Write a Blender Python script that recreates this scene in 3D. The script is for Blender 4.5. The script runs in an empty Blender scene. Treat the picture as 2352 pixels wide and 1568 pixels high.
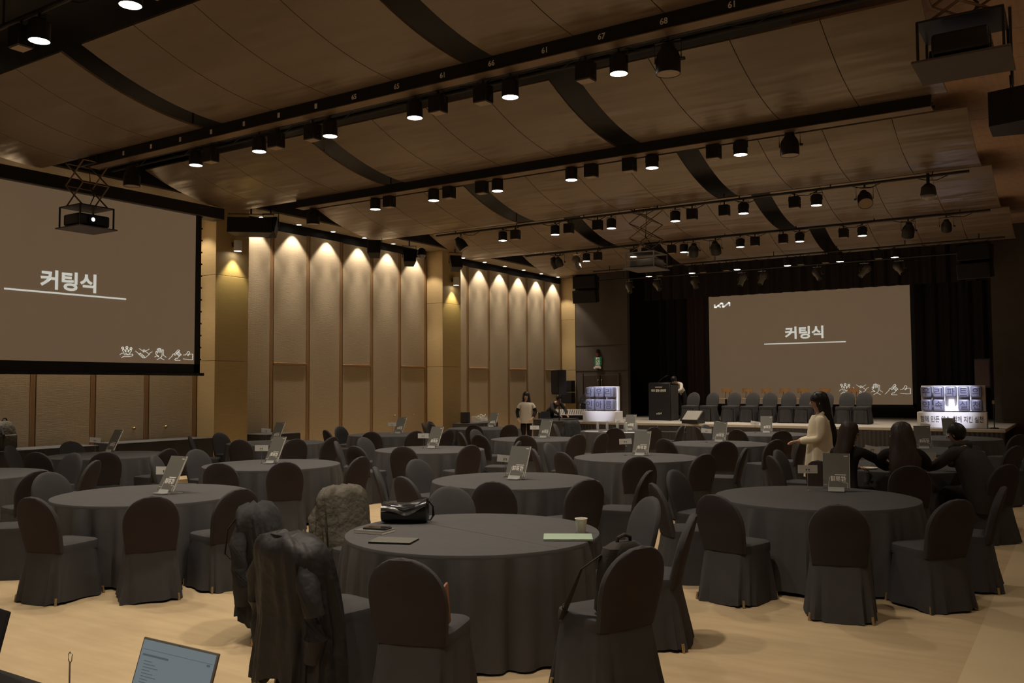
import bpy, bmesh, math, random
from mathutils import Matrix, Vector
random.seed(7)
SC = bpy.context.scene
COL = SC.collection
R = math.radians
PI = math.pi

# ---------------------------------------------------------------- camera
cam = bpy.data.cameras.new('camera')
cam.sensor_width = 36.0
cam.lens = 31.126
cam.clip_end = 200
cam_ob = bpy.data.objects.new('camera', cam)
COL.objects.link(cam_ob)
_r = Vector((0.84017, 0.54229, -0.00559)); _u = Vector((0.03221, -0.03962, 0.99870)); _f = Vector((-0.54136, 0.83926, 0.05076))
cam_ob.matrix_world = Matrix(((_r.x, _u.x, -_f.x, 0), (_r.y, _u.y, -_f.y, 0), (_r.z, _u.z, -_f.z, 1.8), (0, 0, 0, 1)))
SC.camera = cam_ob
# ---------------------------------------------------------------- world, exposure
wld = bpy.data.worlds.new('world'); SC.world = wld; wld.use_nodes = True
wld.node_tree.nodes['Background'].inputs[0].default_value = (1.0, 0.86, 0.7, 1)
wld.node_tree.nodes['Background'].inputs[1].default_value = 0.0
SC.view_settings.view_transform = 'Standard'
SC.view_settings.look = 'None'
SC.view_settings.gamma = 1.0
SC.view_settings.use_curve_mapping = False
SC.view_settings.exposure = 0.0
WARM = (1.0, 0.865, 0.71)
LAMP_W = 245.0       # batten downlights
WALL_W = 115.0        # wall washers
PIER_W = 60.0
AISLE_W = 120.0

# ---------------------------------------------------------------- materials
MATS = {}
def mat(name, col, rough=0.7, spec=0.3, metal=0.0, var=0.12, scale=6.0, stretch=(1, 1, 1), bump=0.0, bscale=None,
        emit=None, estr=0.0, alpha=1.0, trans=0.0, sheen=0.0, bdist=0.01):
    if name in MATS: return MATS[name]
    m = bpy.data.materials.new(name); m.use_nodes = True
    nt = m.node_tree; b = nt.nodes['Principled BSDF']
    b.inputs['Roughness'].default_value = rough
    b.inputs['Specular IOR Level'].default_value = spec
    b.inputs['Metallic'].default_value = metal
    b.inputs['Alpha'].default_value = alpha
    b.inputs['Transmission Weight'].default_value = trans
    b.inputs['Sheen Weight'].default_value = sheen
    tc = nt.nodes.new('ShaderNodeTexCoord'); mp = nt.nodes.new('ShaderNodeMapping')
    mp.inputs['Scale'].default_value = stretch
    nz = nt.nodes.new('ShaderNodeTexNoise'); nz.inputs['Scale'].default_value = scale; nz.inputs['Detail'].default_value = 3
    mx = nt.nodes.new('ShaderNodeMix'); mx.data_type = 'RGBA'
    lo = tuple(c * (1 - var) for c in col); hi = tuple(min(1, c * (1 + var)) for c in col)
    mx.inputs['A'].default_value = (*lo, 1); mx.inputs['B'].default_value = (*hi, 1)
    L = nt.links.new
    L(tc.outputs['Object'], mp.inputs['Vector']); L(mp.outputs['Vector'], nz.inputs['Vector'])
    L(nz.outputs['Fac'], mx.inputs['Factor']); L(mx.outputs['Result'], b.inputs['Base Color'])
    if bump:
        n2 = nt.nodes.new('ShaderNodeTexNoise'); n2.inputs['Scale'].default_value = bscale or scale * 4
        bp = nt.nodes.new('ShaderNodeBump'); bp.inputs['Strength'].default_value = bump; bp.inputs['Distance'].default_value = bdist
        L(mp.outputs['Vector'], n2.inputs['Vector']); L(n2.outputs['Fac'], bp.inputs['Height']); L(bp.outputs['Normal'], b.inputs['Normal'])
    if emit:
        b.inputs['Emission Color'].default_value = (*emit, 1); b.inputs['Emission Strength'].default_value = estr
    MATS[name] = m
    return m

def M(name): return MATS[name]
mat('cloth', (0.086, 0.083, 0.082), 0.9, 0.12, var=0.08, scale=9, bump=0.10, bscale=260)
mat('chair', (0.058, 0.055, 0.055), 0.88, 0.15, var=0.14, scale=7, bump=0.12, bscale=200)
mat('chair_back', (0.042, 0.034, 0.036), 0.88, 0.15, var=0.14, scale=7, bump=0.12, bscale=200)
mat('brass', (0.45, 0.33, 0.17), 0.4, 0.5, 0.7)
mat('black', (0.018, 0.016, 0.016), 0.6, 0.3)
mat('black_satin', (0.020, 0.019, 0.020), 0.4, 0.4)
mat('charcoal', (0.05, 0.045, 0.045), 0.6, 0.3)
mat('grey_metal', (0.30, 0.28, 0.26), 0.4, 0.5, 0.6)
mat('dark_metal', (0.05, 0.045, 0.042), 0.45, 0.5, 0.5)
mat('tan_metal', (0.25, 0.17, 0.11), 0.5, 0.4, 0.4)
mat('chrome', (0.75, 0.73, 0.70), 0.15, 0.5, 1.0, var=0.03)
mat('white_paint', (0.70, 0.68, 0.64), 0.5, 0.4, var=0.04)
mat('paper', (0.88, 0.85, 0.78), 0.7, 0.2, var=0.03)
mat('board', (0.135, 0.13, 0.11), 0.5, 0.3, var=0.05)
mat('board_edge', (0.66, 0.62, 0.54), 0.5, 0.3, var=0.04)
mat('print_white', (0.80, 0.77, 0.70), 0.6, 0.2, var=0.02)
mat('print_dark', (0.05, 0.045, 0.045), 0.6, 0.2, var=0.02)
mat('acrylic', (0.75, 0.75, 0.72), 0.08, 0.5, var=0.02, alpha=0.35)
mat('plywood', (0.42, 0.24, 0.10), 0.5, 0.35, var=0.2, scale=4, stretch=(1, 1, 6))
mat('stage_top', (0.42, 0.38, 0.32), 0.7, 0.3, var=0.1, scale=2)
mat('pleat', (0.055, 0.05, 0.048), 0.85, 0.2)
mat('stage_wall', (0.11, 0.092, 0.078), 0.75, 0.25, var=0.15, scale=3)
mat('curtain', (0.045, 0.036, 0.036), 0.9, 0.1)
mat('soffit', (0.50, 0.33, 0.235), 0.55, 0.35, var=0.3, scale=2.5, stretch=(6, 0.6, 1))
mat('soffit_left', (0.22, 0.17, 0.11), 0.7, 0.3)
mat('lamp_glow', (0.9, 0.9, 0.85), 0.4, 0.3, var=0.02, emit=(1.0, 0.93, 0.80), estr=14.0)
mat('lamp_off', (0.38, 0.27, 0.18), 0.35, 0.5, var=0.05)
mat('lens_glow', (0.8, 0.9, 1.0), 0.2, 0.5, var=0.02, emit=(0.75, 0.90, 1.0), estr=1.6)
mat('screen', (0.30, 0.25, 0.19), 0.8, 0.1, var=0.03, scale=1.5, emit=(0.085, 0.057, 0.034), estr=1.0)
mat('screen_text', (0.6, 0.6, 0.58), 0.8, 0.1, var=0.02, emit=(0.56, 0.57, 0.52), estr=0.85)
mat('skin', (0.50, 0.30, 0.21), 0.55, 0.35, var=0.06)
mat('hair_black', (0.012, 0.010, 0.010), 0.45, 0.4, var=0.3, scale=30, stretch=(1, 1, 0.15), bump=0.5, bscale=60)
mat('hair_brown', (0.030, 0.015, 0.011), 0.5, 0.4, var=0.5, scale=30, stretch=(1, 1, 0.1), bump=0.6, bscale=60)
mat('coat_beige', (0.90, 0.80, 0.60), 0.85, 0.2, var=0.06, bump=0.15, bscale=20)
mat('vest_white', (0.66, 0.60, 0.50), 0.85, 0.2, var=0.06, bump=0.2, bscale=30)
mat('cloth_black', (0.016, 0.014, 0.014), 0.85, 0.2, bump=0.3, bscale=14)
mat('coat_dark', (0.045, 0.041, 0.038), 0.85, 0.2, var=0.15, bump=0.35, bscale=12)
mat('coat_grey', (0.035, 0.034, 0.034), 0.9, 0.2, var=0.2, bump=0.4, bscale=14, bdist=0.035)
mat('padded', (0.018, 0.016, 0.016), 0.6, 0.35, var=0.2, bump=0.5, bscale=10, bdist=0.035)
mat('olive', (0.085, 0.074, 0.055), 0.65, 0.35, var=0.2, bump=0.5, bscale=16, bdist=0.035)
mat('leather', (0.012, 0.011, 0.011), 0.22, 0.6, var=0.1, bump=0.3, bscale=14)
mat('backpack', (0.045, 0.040, 0.034), 0.8, 0.2, bump=0.2, bscale=60)
mat('orange_tan', (0.24, 0.11, 0.065), 0.5, 0.3)
mat('mint', (0.34, 0.44, 0.33), 0.45, 0.35, var=0.04)
mat('cup', (0.80, 0.76, 0.66), 0.6, 0.3, var=0.03)
mat('laptop_grey', (0.22, 0.20, 0.16), 0.4, 0.5, 0.5, var=0.04)
mat('laptop_screen', (0.05, 0.06, 0.07), 0.35, 0.4, var=0.06, emit=(0.135, 0.165, 0.175), estr=0.85)
mat('screen_ink', (0.02, 0.03, 0.04), 0.4, 0.3, emit=(0.06, 0.075, 0.085), estr=1.0)
mat('blue_cap', (0.025, 0.03, 0.20), 0.35, 0.4)
mat('bottle', (0.55, 0.56, 0.55), 0.08, 0.5, var=0.03, alpha=0.45)
mat('exit_green', (0.03, 0.16, 0.06), 0.5, 0.3, emit=(0.05, 0.22, 0.08), estr=0.12)
mat('exit_white', (0.6, 0.62, 0.5), 0.5, 0.3, emit=(0.55, 0.6, 0.42), estr=0.22)
mat('alarm_red', (0.28, 0.05, 0.03), 0.4, 0.4)
mat('maroon', (0.07, 0.04, 0.036), 0.7, 0.3)
mat('sign_face', (0.20, 0.20, 0.27), 0.3, 0.5, var=0.06)
mat('sign_white', (0.75, 0.73, 0.72), 0.45, 0.4, var=0.03)
mat('sign_lit', (0.8, 0.8, 0.8), 0.4, 0.4, var=0.03, emit=(0.85, 0.84, 1.0), estr=1.1)
mat('groove', (0.05, 0.05, 0.08), 0.5, 0.3)
mat('speaker_grille', (0.018, 0.016, 0.018), 0.7, 0.3, bump=0.6, bscale=180)
mat('monitor_grille', (0.30, 0.28, 0.24), 0.6, 0.3, bump=0.4, bscale=150)
mat('dull_plate', (0.12, 0.10, 0.10), 0.6, 0.3)
mat('glass_dark', (0.02, 0.015, 0.015), 0.1, 0.5)
mat('door_paint', (0.075, 0.055, 0.042), 0.6, 0.3)

def wall_cloth():
    m = mat('wall_cloth', (0.52, 0.42, 0.285), 0.85, 0.15, var=0.10, scale=3, stretch=(1, 1, 18), bump=0.25, bscale=6)
    nt = m.node_tree; b = nt.nodes['Principled BSDF']
    # fine woven ribs: vertical threads and soft horizontal bands
    tc = nt.nodes.new('ShaderNodeTexCoord'); sx = nt.nodes.new('ShaderNodeMapping'); sx.inputs['Scale'].default_value = (1, 9, 0.4)
    wv = nt.nodes.new('ShaderNodeTexWave'); wv.wave_type = 'BANDS'; wv.bands_direction = 'Y'; wv.inputs['Scale'].default_value = 1.3
    wv.inputs['Distortion'].default_value = 0.6
    mx = nt.nodes.new('ShaderNodeMix'); mx.data_type = 'RGBA'; mx.blend_type = 'MULTIPLY'; mx.inputs['Factor'].default_value = 0.16
    old = b.inputs['Base Color'].links[0].from_socket
    L = nt.links.new
    L(tc.outputs['Object'], sx.inputs['Vector']); L(sx.outputs['Vector'], wv.inputs['Vector'])
    L(old, mx.inputs['A']); L(wv.outputs['Color'], mx.inputs['B']); L(mx.outputs['Result'], b.inputs['Base Color'])
wall_cloth()
mat('wall_wood', (0.32, 0.185, 0.085), 0.55, 0.3, var=0.15, scale=4, stretch=(2, 2, 0.25))
mat('pier_wood', (0.52, 0.38, 0.185), 0.5, 0.35, var=0.10, scale=3, stretch=(1.5, 1.5, 9))
def cloud_mat():
    m = mat('cloud', (0.215, 0.152, 0.104), 0.33, 0.8, var=0.10, scale=1.2, stretch=(0.7, 2.5, 1))
    nt = m.node_tree; b = nt.nodes['Principled BSDF']; L = nt.links.new
    gm = nt.nodes.new('ShaderNodeNewGeometry'); mp = nt.nodes.new('ShaderNodeMapping'); mp.inputs['Scale'].default_value = (0.28, 1.5, 0.0)
    n1 = nt.nodes.new('ShaderNodeTexNoise'); n1.inputs['Scale'].default_value = 1.6; n1.inputs['Detail'].default_value = 2
    b1 = nt.nodes.new('ShaderNodeBump'); b1.inputs['Strength'].default_value = 0.9; b1.inputs['Distance'].default_value = 0.08
    m2 = nt.nodes.new('ShaderNodeMapping'); m2.inputs['Rotation'].default_value = (0, 0, R(45)); m2.inputs['Scale'].default_value = (1, 1, 0)
    ck = nt.nodes.new('ShaderNodeTexChecker'); ck.inputs['Scale'].default_value = 55
    b2 = nt.nodes.new('ShaderNodeBump'); b2.inputs['Strength'].default_value = 0.35; b2.inputs['Distance'].default_value = 0.004
    L(gm.outputs['Position'], mp.inputs['Vector']); L(mp.outputs['Vector'], n1.inputs['Vector']); L(n1.outputs['Fac'], b1.inputs['Height'])
    L(gm.outputs['Position'], m2.inputs['Vector']); L(m2.outputs['Vector'], ck.inputs['Vector']); L(ck.outputs['Fac'], b2.inputs['Height'])
    L(b1.outputs['Normal'], b2.inputs['Normal']); L(b2.outputs['Normal'], b.inputs['Normal'])
cloud_mat()
def carpet():
    m = mat('carpet', (0.60, 0.43, 0.255), 0.95, 0.1, var=0.0)
    nt = m.node_tree; b = nt.nodes['Principled BSDF']; L = nt.links.new
    tc = nt.nodes.new('ShaderNodeTexCoord')
    n1 = nt.nodes.new('ShaderNodeTexNoise'); n1.inputs['Scale'].default_value = 1.7; n1.inputs['Detail'].default_value = 3
    n2 = nt.nodes.new('ShaderNodeTexNoise'); n2.inputs['Scale'].default_value = 120; n2.inputs['Detail'].default_value = 2
    mp = nt.nodes.new('ShaderNodeMapping'); mp.inputs['Scale'].default_value = (0.35, 2.4, 1)
    n3 = nt.nodes.new('ShaderNodeTexNoise'); n3.inputs['Scale'].default_value = 4.0; n3.inputs['Detail'].default_value = 2
    r1 = nt.nodes.new('ShaderNodeValToRGB'); e = r1.color_ramp.elements
    e[0].position = 0.30; e[0].color = (0.39, 0.292, 0.168, 1); e[1].position = 0.72; e[1].color = (0.50, 0.38, 0.225, 1)
    ad = nt.nodes.new('ShaderNodeMath'); ad.operation = 'ADD'; ml = nt.nodes.new('ShaderNodeMath'); ml.operation = 'MULTIPLY'; ml.inputs[1].default_value = 0.5
    L(tc.outputs['Object'], n1.inputs['Vector']); L(tc.outputs['Object'], mp.inputs['Vector']); L(mp.outputs['Vector'], n3.inputs['Vector'])
    L(tc.outputs['Object'], n2.inputs['Vector'])
    L(n1.outputs['Fac'], ad.inputs[0]); L(n3.outputs['Fac'], ad.inputs[1]); L(ad.outputs[0], ml.inputs[0]); L(ml.outputs[0], r1.inputs['Fac'])
    L(r1.outputs['Color'], b.inputs['Base Color'])
    bp = nt.nodes.new('ShaderNodeBump'); bp.inputs['Strength'].default_value = 0.15; bp.inputs['Distance'].default_value = 0.005
    L(n2.outputs['Fac'], bp.inputs['Height']); L(bp.outputs['Normal'], b.inputs['Normal'])
carpet()
mat('floor_pale', (0.52, 0.41, 0.25), 0.95, 0.1, var=0.06, scale=2)

# ---------------------------------------------------------------- mesh helpers
class MB:
    def __init__(s): s.v = []; s.f = []; s.m = []
    def add(s, vs, fs, mi=0):
        o = len(s.v); s.v += [tuple(v) for v in vs]; s.f += [tuple(i + o for i in f) for f in fs]; s.m += [mi] * len(fs); return s
    def box(s, c, d, rz=0, mi=0, T=None):
        x, y, z = d[0] / 2, d[1] / 2, d[2] / 2
        vs = [Vector((a, b, e)) for a in (-x, x) for b in (-y, y) for e in (-z, z)]
        Mx = Matrix.Translation(c) @ Matrix.Rotation(rz, 4, 'Z')
        if T is not None: Mx = Matrix.Translation(c) @ T
        return s.add([Mx @ v for v in vs], [(0, 1, 3, 2), (4, 6, 7, 5), (0, 4, 5, 1), (2, 3, 7, 6), (0, 2, 6, 4), (1, 5, 7, 3)], mi)
    def rbox(s, c, d, r=0.01, seg=2, T=None, mi=0):
        bm = bmesh.new(); bmesh.ops.create_cube(bm, size=1)
        for v in bm.verts: v.co = Vector((v.co.x * d[0], v.co.y * d[1], v.co.z * d[2]))
        bmesh.ops.bevel(bm, geom=bm.edges[:], offset=r, segments=seg, profile=0.5, affect='EDGES')
        Mx = Matrix.Translation(c) @ (T if T is not None else Matrix.Identity(4))
        bm.verts.index_update()
        s.add([Mx @ v.co for v in bm.verts], [[v.index for v in f.verts] for f in bm.faces], mi); bm.free(); return s
    def cyl(s, p0, p1, r0, r1=None, n=12, cap=True, mi=0):
        p0, p1 = Vector(p0), Vector(p1); r1 = r0 if r1 is None else r1
        d = (p1 - p0); q = Vector((0, 0, 1)).rotation_difference(d.normalized()) if d.length > 1e-9 else Matrix.Identity(3).to_quaternion()
        vs = []
        for p, r in ((p0, r0), (p1, r1)):
            for i in range(n):
                a = 2 * PI * i / n; vs.append(p + q @ Vector((r * math.cos(a), r * math.sin(a), 0)))
        fs = [(i, (i + 1) % n, n + (i + 1) % n, n + i) for i in range(n)]
        if cap: fs += [tuple(range(n - 1, -1, -1)), tuple(range(n, 2 * n))]
        return s.add(vs, fs, mi)
    def lathe(s, prof, n=16, c=(0, 0, 0), cap=True, mi=0, T=None):
        vs = []; c = Vector(c); Tm = T if T is not None else Matrix.Identity(4)
        for r, z in prof:
            for i in range(n):
                a = 2 * PI * i / n; vs.append(c + (Tm @ Vector((r * math.cos(a), r * math.sin(a), z))))
        fs = []
        for k in range(len(prof) - 1):
            for i in range(n):
                j = (i + 1) % n; fs.append((k * n + i, k * n + j, (k + 1) * n + j, (k + 1) * n + i))
        if cap: fs += [tuple(range(n - 1, -1, -1)), tuple(range((len(prof) - 1) * n, len(prof) * n))]
        return s.add(vs, fs, mi)
    def loft(s, rings, cap0=True, cap1=True, mi=0):
        n = len(rings[0]); vs = [p for r in rings for p in r]; fs = []
        for k in range(len(rings) - 1):
            for i in range(n):
                j = (i + 1) % n; fs.append((k * n + i, k * n + j, (k + 1) * n + j, (k + 1) * n + i))
        if cap0: fs.append(tuple(range(n - 1, -1, -1)))
        if cap1: fs.append(tuple(range((len(rings) - 1) * n, len(rings) * n)))
        return s.add(vs, fs, mi)
    def tube(s, path, r, n=8, mi=0, flat=1.0):
        P = [Vector(p) for p in path]; rings = []
        up = Vector((0, 0, 1))
        for i, p in enumerate(P):
            d = (P[min(i + 1, len(P) - 1)] - P[max(i - 1, 0)]).normalized()
            a = d.cross(up)
            if a.length < 1e-3: a = d.cross(Vector((1, 0, 0)))
            a.normalize(); b = a.cross(d).normalized()
            rr = r[i] if isinstance(r, (list, tuple)) else r
            rings.append([p + a * math.cos(2 * PI * k / n) * rr + b * math.sin(2 * PI * k / n) * rr * flat for k in range(n)])
        return s.loft(rings, mi=mi)
    def grid(s, fn, nu, nv, mi=0):
        vs = [fn(i / nu, j / nv) for j in range(nv + 1) for i in range(nu + 1)]
        fs = [(j * (nu + 1) + i, j * (nu + 1) + i + 1, (j + 1) * (nu + 1) + i + 1, (j + 1) * (nu + 1) + i) for j in range(nv) for i in range(nu)]
        return s.add(vs, fs, mi)
    def prism(s, poly, fn, t, mi=0):
        n = len(poly); vs = [fn(x, y, 0) for x, y in poly] + [fn(x, y, t) for x, y in poly]
        fs = [tuple(range(n - 1, -1, -1)), tuple(range(n, 2 * n))] + [(i, (i + 1) % n, n + (i + 1) % n, n + i) for i in range(n)]
        return s.add(vs, fs, mi)
    def mesh(s, name, mats, smooth=True, ang=40):
        me = bpy.data.meshes.new(name); me.from_pydata(s.v, [], s.f)
        for m in (mats if isinstance(mats, (list, tuple)) else [mats]): me.materials.append(M(m) if isinstance(m, str) else m)
        for p, i in zip(me.polygons, s.m): p.material_index = i
        me.update()
        bm = bmesh.new(); bm.from_mesh(me); bmesh.ops.recalc_face_normals(bm, faces=bm.faces); bm.to_mesh(me); bm.free()
        if smooth:
            me.shade_smooth(); me.set_sharp_from_angle(angle=R(ang))
        return me

def link(name, data, parent=None, loc=None, rot=None):
    o = bpy.data.objects.new(name, data); COL.objects.link(o)
    if parent is not None: o.parent = parent
    if loc is not None: o.location = loc
    if rot is not None: o.rotation_euler = rot
    return o
def part(name, mb, mats, parent, loc=None, rot=None, label=None, smooth=True, ang=40):
    me = mb.mesh(name, mats, smooth, ang) if isinstance(mb, MB) else mb
    o = link(name, me, parent, loc, rot)
    if label: o['label'] = label
    return o
def tag(o, label, cat, group=None):
    o['label'] = label; o['category'] = cat
    if group: o['group'] = group
    return o
def thing(name, label, cat, loc=(0, 0, 0), rz=0, group=None):
    return tag(link(name, None, None, loc, (0, 0, rz)), label, cat, group)
def single(name, mb, mats, label, cat, loc=(0, 0, 0), rz=0, group=None, ang=40):
    return tag(link(name, mb.mesh(name, mats, True, ang), None, loc, (0, 0, rz)), label, cat, group)
def struct(name, mb, mats, smooth=False):
    o = link(name, mb.mesh(name, mats, smooth)); o['kind'] = 'structure'; return o
def children(o): return [c for c in bpy.data.objects if c.parent == o]
def proto_children(o): return [(c, [g for g in bpy.data.objects if g.parent == c]) for c in bpy.data.objects if c.parent == o]
def clone(root, kids, loc, rz, label, group=None, skip=()):
    r = root.copy(); COL.objects.link(r); r.location = loc; r.rotation_euler = (0, 0, rz); r['label'] = label
    if group: r['group'] = group
    for c, gs in kids:
        if c.name.split('.')[0] in skip: continue
        k = c.copy(); COL.objects.link(k); k.parent = r
        for g in gs:
            h = g.copy(); COL.objects.link(h); h.parent = k
    return r
ORD = ['leftmost', 'second from left', 'third from left', 'fourth from left', 'fifth from left', 'sixth from left', 'seventh from left', 'eighth from left', 'ninth from left', 'tenth from left']
TEXT_CACHE = {}
def text_mesh(s, size, bold=0.0, ext=0.0, align='CENTER', space=1.0, line=1.0):
    cu = bpy.data.curves.new('txt', 'FONT'); cu.body = s; cu.size = size; cu.offset = bold; cu.extrude = ext
    cu.align_x = align; cu.align_y = 'CENTER'; cu.space_character = space; cu.space_line = line
    cu.resolution_u = 3
    o = bpy.data.objects.new('txt', cu); COL.objects.link(o)
    bpy.context.view_layer.update()
    me = bpy.data.meshes.new_from_object(o.evaluated_get(bpy.context.evaluated_depsgraph_get()))
    bpy.data.objects.remove(o); bpy.data.curves.remove(cu)
    return me
def text_part(name, s, size, m, parent, loc, rot, bold=0.0, ext=0.001, width=None, height=None, align='CENTER', line=1.0):
    me = text_mesh(s, size, bold, ext, align, 1.0, line); me.materials.clear(); me.materials.append(M(m)); me.name = name
    o = link(name, me, parent, loc, rot)
    if len(me.vertices) and (width or height):
        xs = [v.co.x for v in me.vertices]; ys = [v.co.y for v in me.vertices]
        cx, cy = (min(xs) + max(xs)) / 2, (min(ys) + max(ys)) / 2
        kx = width / (max(xs) - min(xs)) if width else 1; ky = height / (max(ys) - min(ys)) if height else kx
        if not width: kx = ky
        for v in me.vertices: v.co.x = (v.co.x - (cx if align == 'CENTER' else 0)) * kx; v.co.y = (v.co.y - cy) * ky
    return o
def ribbon(mb, pts, w, fn, t=0.004):
    for a, b in zip(pts[:-1], pts[1:]):
        d = Vector((b[0] - a[0], b[1] - a[1])); L_ = d.length
        if L_ < 1e-6: continue
        d /= L_; n = Vector((-d.y, d.x)) * w / 2; e = d * w * 0.35
        A = Vector(a) - e; B = Vector(b) + e
        mb.prism([tuple(A + n), tuple(A - n), tuple(B - n), tuple(B + n)], fn, t)
def circ(cx, cy, r, n=10, a0=0, a1=2 * PI): return [(cx + r * math.cos(a0 + (a1 - a0) * i / n), cy + r * math.sin(a0 + (a1 - a0) * i / n)) for i in range(n + 1)]
def light(name, kind, loc, energy, color, parent=None, rot=(0, 0, 0), size=None, blend=0.5, radius=0.05):
    l = bpy.data.lights.new(name, kind); l.energy = energy; l.color = color
    if kind == 'SPOT': l.spot_size = size; l.spot_blend = blend
    l.shadow_soft_size = radius
    return link(name, l, parent, loc, rot)

# ================================================================ THE SETTING
XW = -16.6           # left wall face
XR = 4.0
floor = struct('floor', MB().box((-6.4, 13.3, -0.05), (21.2, 39.4, 0.1)), 'carpet')
part('pale_floor_strip', MB().box((1.65, 9.5, 0.0005), (4.7, 31, 0.003)), 'floor_pale', floor, label='paler strip of floor along the side aisle')  # thin flat strip, paler in tone than the main floor
ceiling = struct('ceiling', MB().box((-6.4, 13.3, 6.75), (21.2, 39.4, 0.1)), 'black')
wall_left = struct('wall_left', MB().box((XW - 0.15, 13.3, 3.35), (0.2, 39.4, 6.8)), 'black')
wall_right = struct('wall_right', MB().box((XR + 0.1, 13.3, 3.35), (0.2, 39.4, 6.8)), 'pier_wood')
wall_rear = struct('wall_rear', MB().box((-6.4, -6.3, 3.35), (21.2, 0.2, 6.8)), 'wall_cloth')
wall_stage = struct('wall_stage', MB().box((-6.4, 32.6, 3.35), (21.2, 0.2, 6.8)), 'curtain')

# wall panels: 1.2 m bays of woven cloth with a timber strip at each joint
pw = 1.2
pan_full = MB().rbox((0, 0, 0), (0.05, 1.075, 5.66), 0.006, 1).mesh('wall_panel', 'wall_cloth', False)
pan_up = MB().rbox((0, 0, 0), (0.05, 1.075, 3.24), 0.006, 1).mesh('wall_panel', 'wall_cloth', False)
pan_dn = MB().rbox((0, 0, 0), (0.05, 1.075, 2.34), 0.006, 1).mesh('wall_panel', 'wall_cloth', False)
strip_me = MB().rbox((0, 0, 0), (0.06, 0.095, 5.66), 0.006, 1).mesh('panel_strip', 'wall_wood', False)
rail_me = MB().rbox((0, 0, 0), (0.075, 1.075, 0.06), 0.01, 2).mesh('panel_rail', 'wall_wood', False)
knob_me = MB().lathe([(0.012, 0), (0.012, 0.03), (0.03, 0.04), (0.034, 0.055), (0.022, 0.07)], 12, T=Matrix.Rotation(R(90), 4, 'Y')).mesh('door_knob', 'brass')
bays = [(12.76, -9, False), (13.76, 6, True), (21.93, 6, True)]
for y0, n, rails in bays:
    ys = [y0 + i * pw for i in range(n)] if n > 0 else [y0 + i * pw for i in range(n, 0)]
    for i, y in enumerate(ys):
        yc = y + 0.0125 + 0.5375
        split = rails and i % 2 == 1
        if split:
            link('wall_panel', pan_up, wall_left, (XW, yc, 2.42 + 1.62))
            link('wall_panel', pan_dn, wall_left, (XW, yc, 0.02 + 1.17))
            link('panel_rail', rail_me, wall_left, (XW + 0.012, yc, 2.39))
        else:
            link('wall_panel', pan_full, wall_left, (XW, yc, 2.85))
        link('panel_strip', strip_me, wall_left, (XW, y + pw - 0.0575, 2.85))
for y in (11.2, 11.95, 19.45, 20.3): link('door_knob', knob_me, wall_left, (XW + 0.025, y, 0.98))
# timber piers
for y in (12.78, 21.0, 29.2):
    p = struct('trim_1' if y < 13 else 'trim_2' if y < 22 else 'trim_3', MB().box((XW + 0.28, y + 0.45, 2.95), (0.52, 0.84, 5.86)), 'black')
    for z0, z1 in ((0, 2.4), (2.408, 4.3), (4.308, 5.9)):
        part('pier_board', MB().rbox((0, 0, 0), (0.62, 0.92, z1 - z0), 0.004, 1), 'pier_wood', p, (XW + 0.29, y + 0.455, (z0 + z1) / 2), smooth=False)
# left soffit with the wall washers
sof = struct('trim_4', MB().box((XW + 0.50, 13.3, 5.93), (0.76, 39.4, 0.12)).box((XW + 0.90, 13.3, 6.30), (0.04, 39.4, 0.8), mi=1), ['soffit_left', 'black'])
def washer(y, i, nm):
    t = thing('recessed_downlight', f'recessed downlight over the wall panels, {nm}', 'downlight', (XW + 0.25, y, 5.87), 0, 'wall washer downlights')
    part('trim_ring', MB().lathe([(0.055, -0.012), (0.085, -0.012), (0.085, 0.0), (0.055, 0.0)], 16, cap=False), 'white_paint', t)
    part('bulb', MB().lathe([(0.0, -0.006), (0.056, -0.010), (0.056, 0.0)], 16, cap=False), 'lamp_glow', t)
    light('beam', 'SPOT', (0, 0, -0.03), WALL_W, WARM, t, size=R(84), blend=0.35, radius=0.03)
    light('narrow_beam', 'SPOT', (0, 0, -0.03), WALL_W * 2.2, WARM, t, rot=(0, R(-6), 0), size=R(46), blend=0.9, radius=0.03)
ways = [5.0 + 1.2 * i for i in range(6)]
wl = [(12.16 - 1.2 * i) for i in range(6, -1, -1)] + [14.36 + 1.2 * i for i in range(6)] + [22.53 + 1.2 * i for i in range(6)]
for i, y in enumerate(wl):
    if i < 7: nm = f'{ORD[i]} behind the big screen'
    elif i < 13: nm = f'{ORD[i - 7]} between the piers'
    else: nm = f'{ORD[i - 13]} nearest the stage'
    washer(y, i, nm)
# pier spotlights
for y, nm in ((13.24, 'on the timber pier beside the big screen'), (21.46, 'on the timber pier halfway to the stage')):
    t = thing('pier_downlight', f'white cylinder downlight {nm}', 'downlight', (XW + 0.76, y, 4.86), 0)
    part('housing', MB().lathe([(0.085, 0), (0.09, 0.005), (0.09, 0.24), (0.0, 0.245)], 20, cap=False), 'white_paint', t)
    part('bracket', MB().box((-0.115, 0, 0.16), (0.09, 0.06, 0.10)), 'dark_metal', t)
    part('bulb', MB().lathe([(0, 0.012), (0.08, 0.008)], 20, cap=False), 'lamp_glow', t)
    light('beam', 'SPOT', (0, 0, -0.02), PIER_W, (1.0, 0.86, 0.45), t, size=R(80), blend=0.5, radius=0.04)

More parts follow.
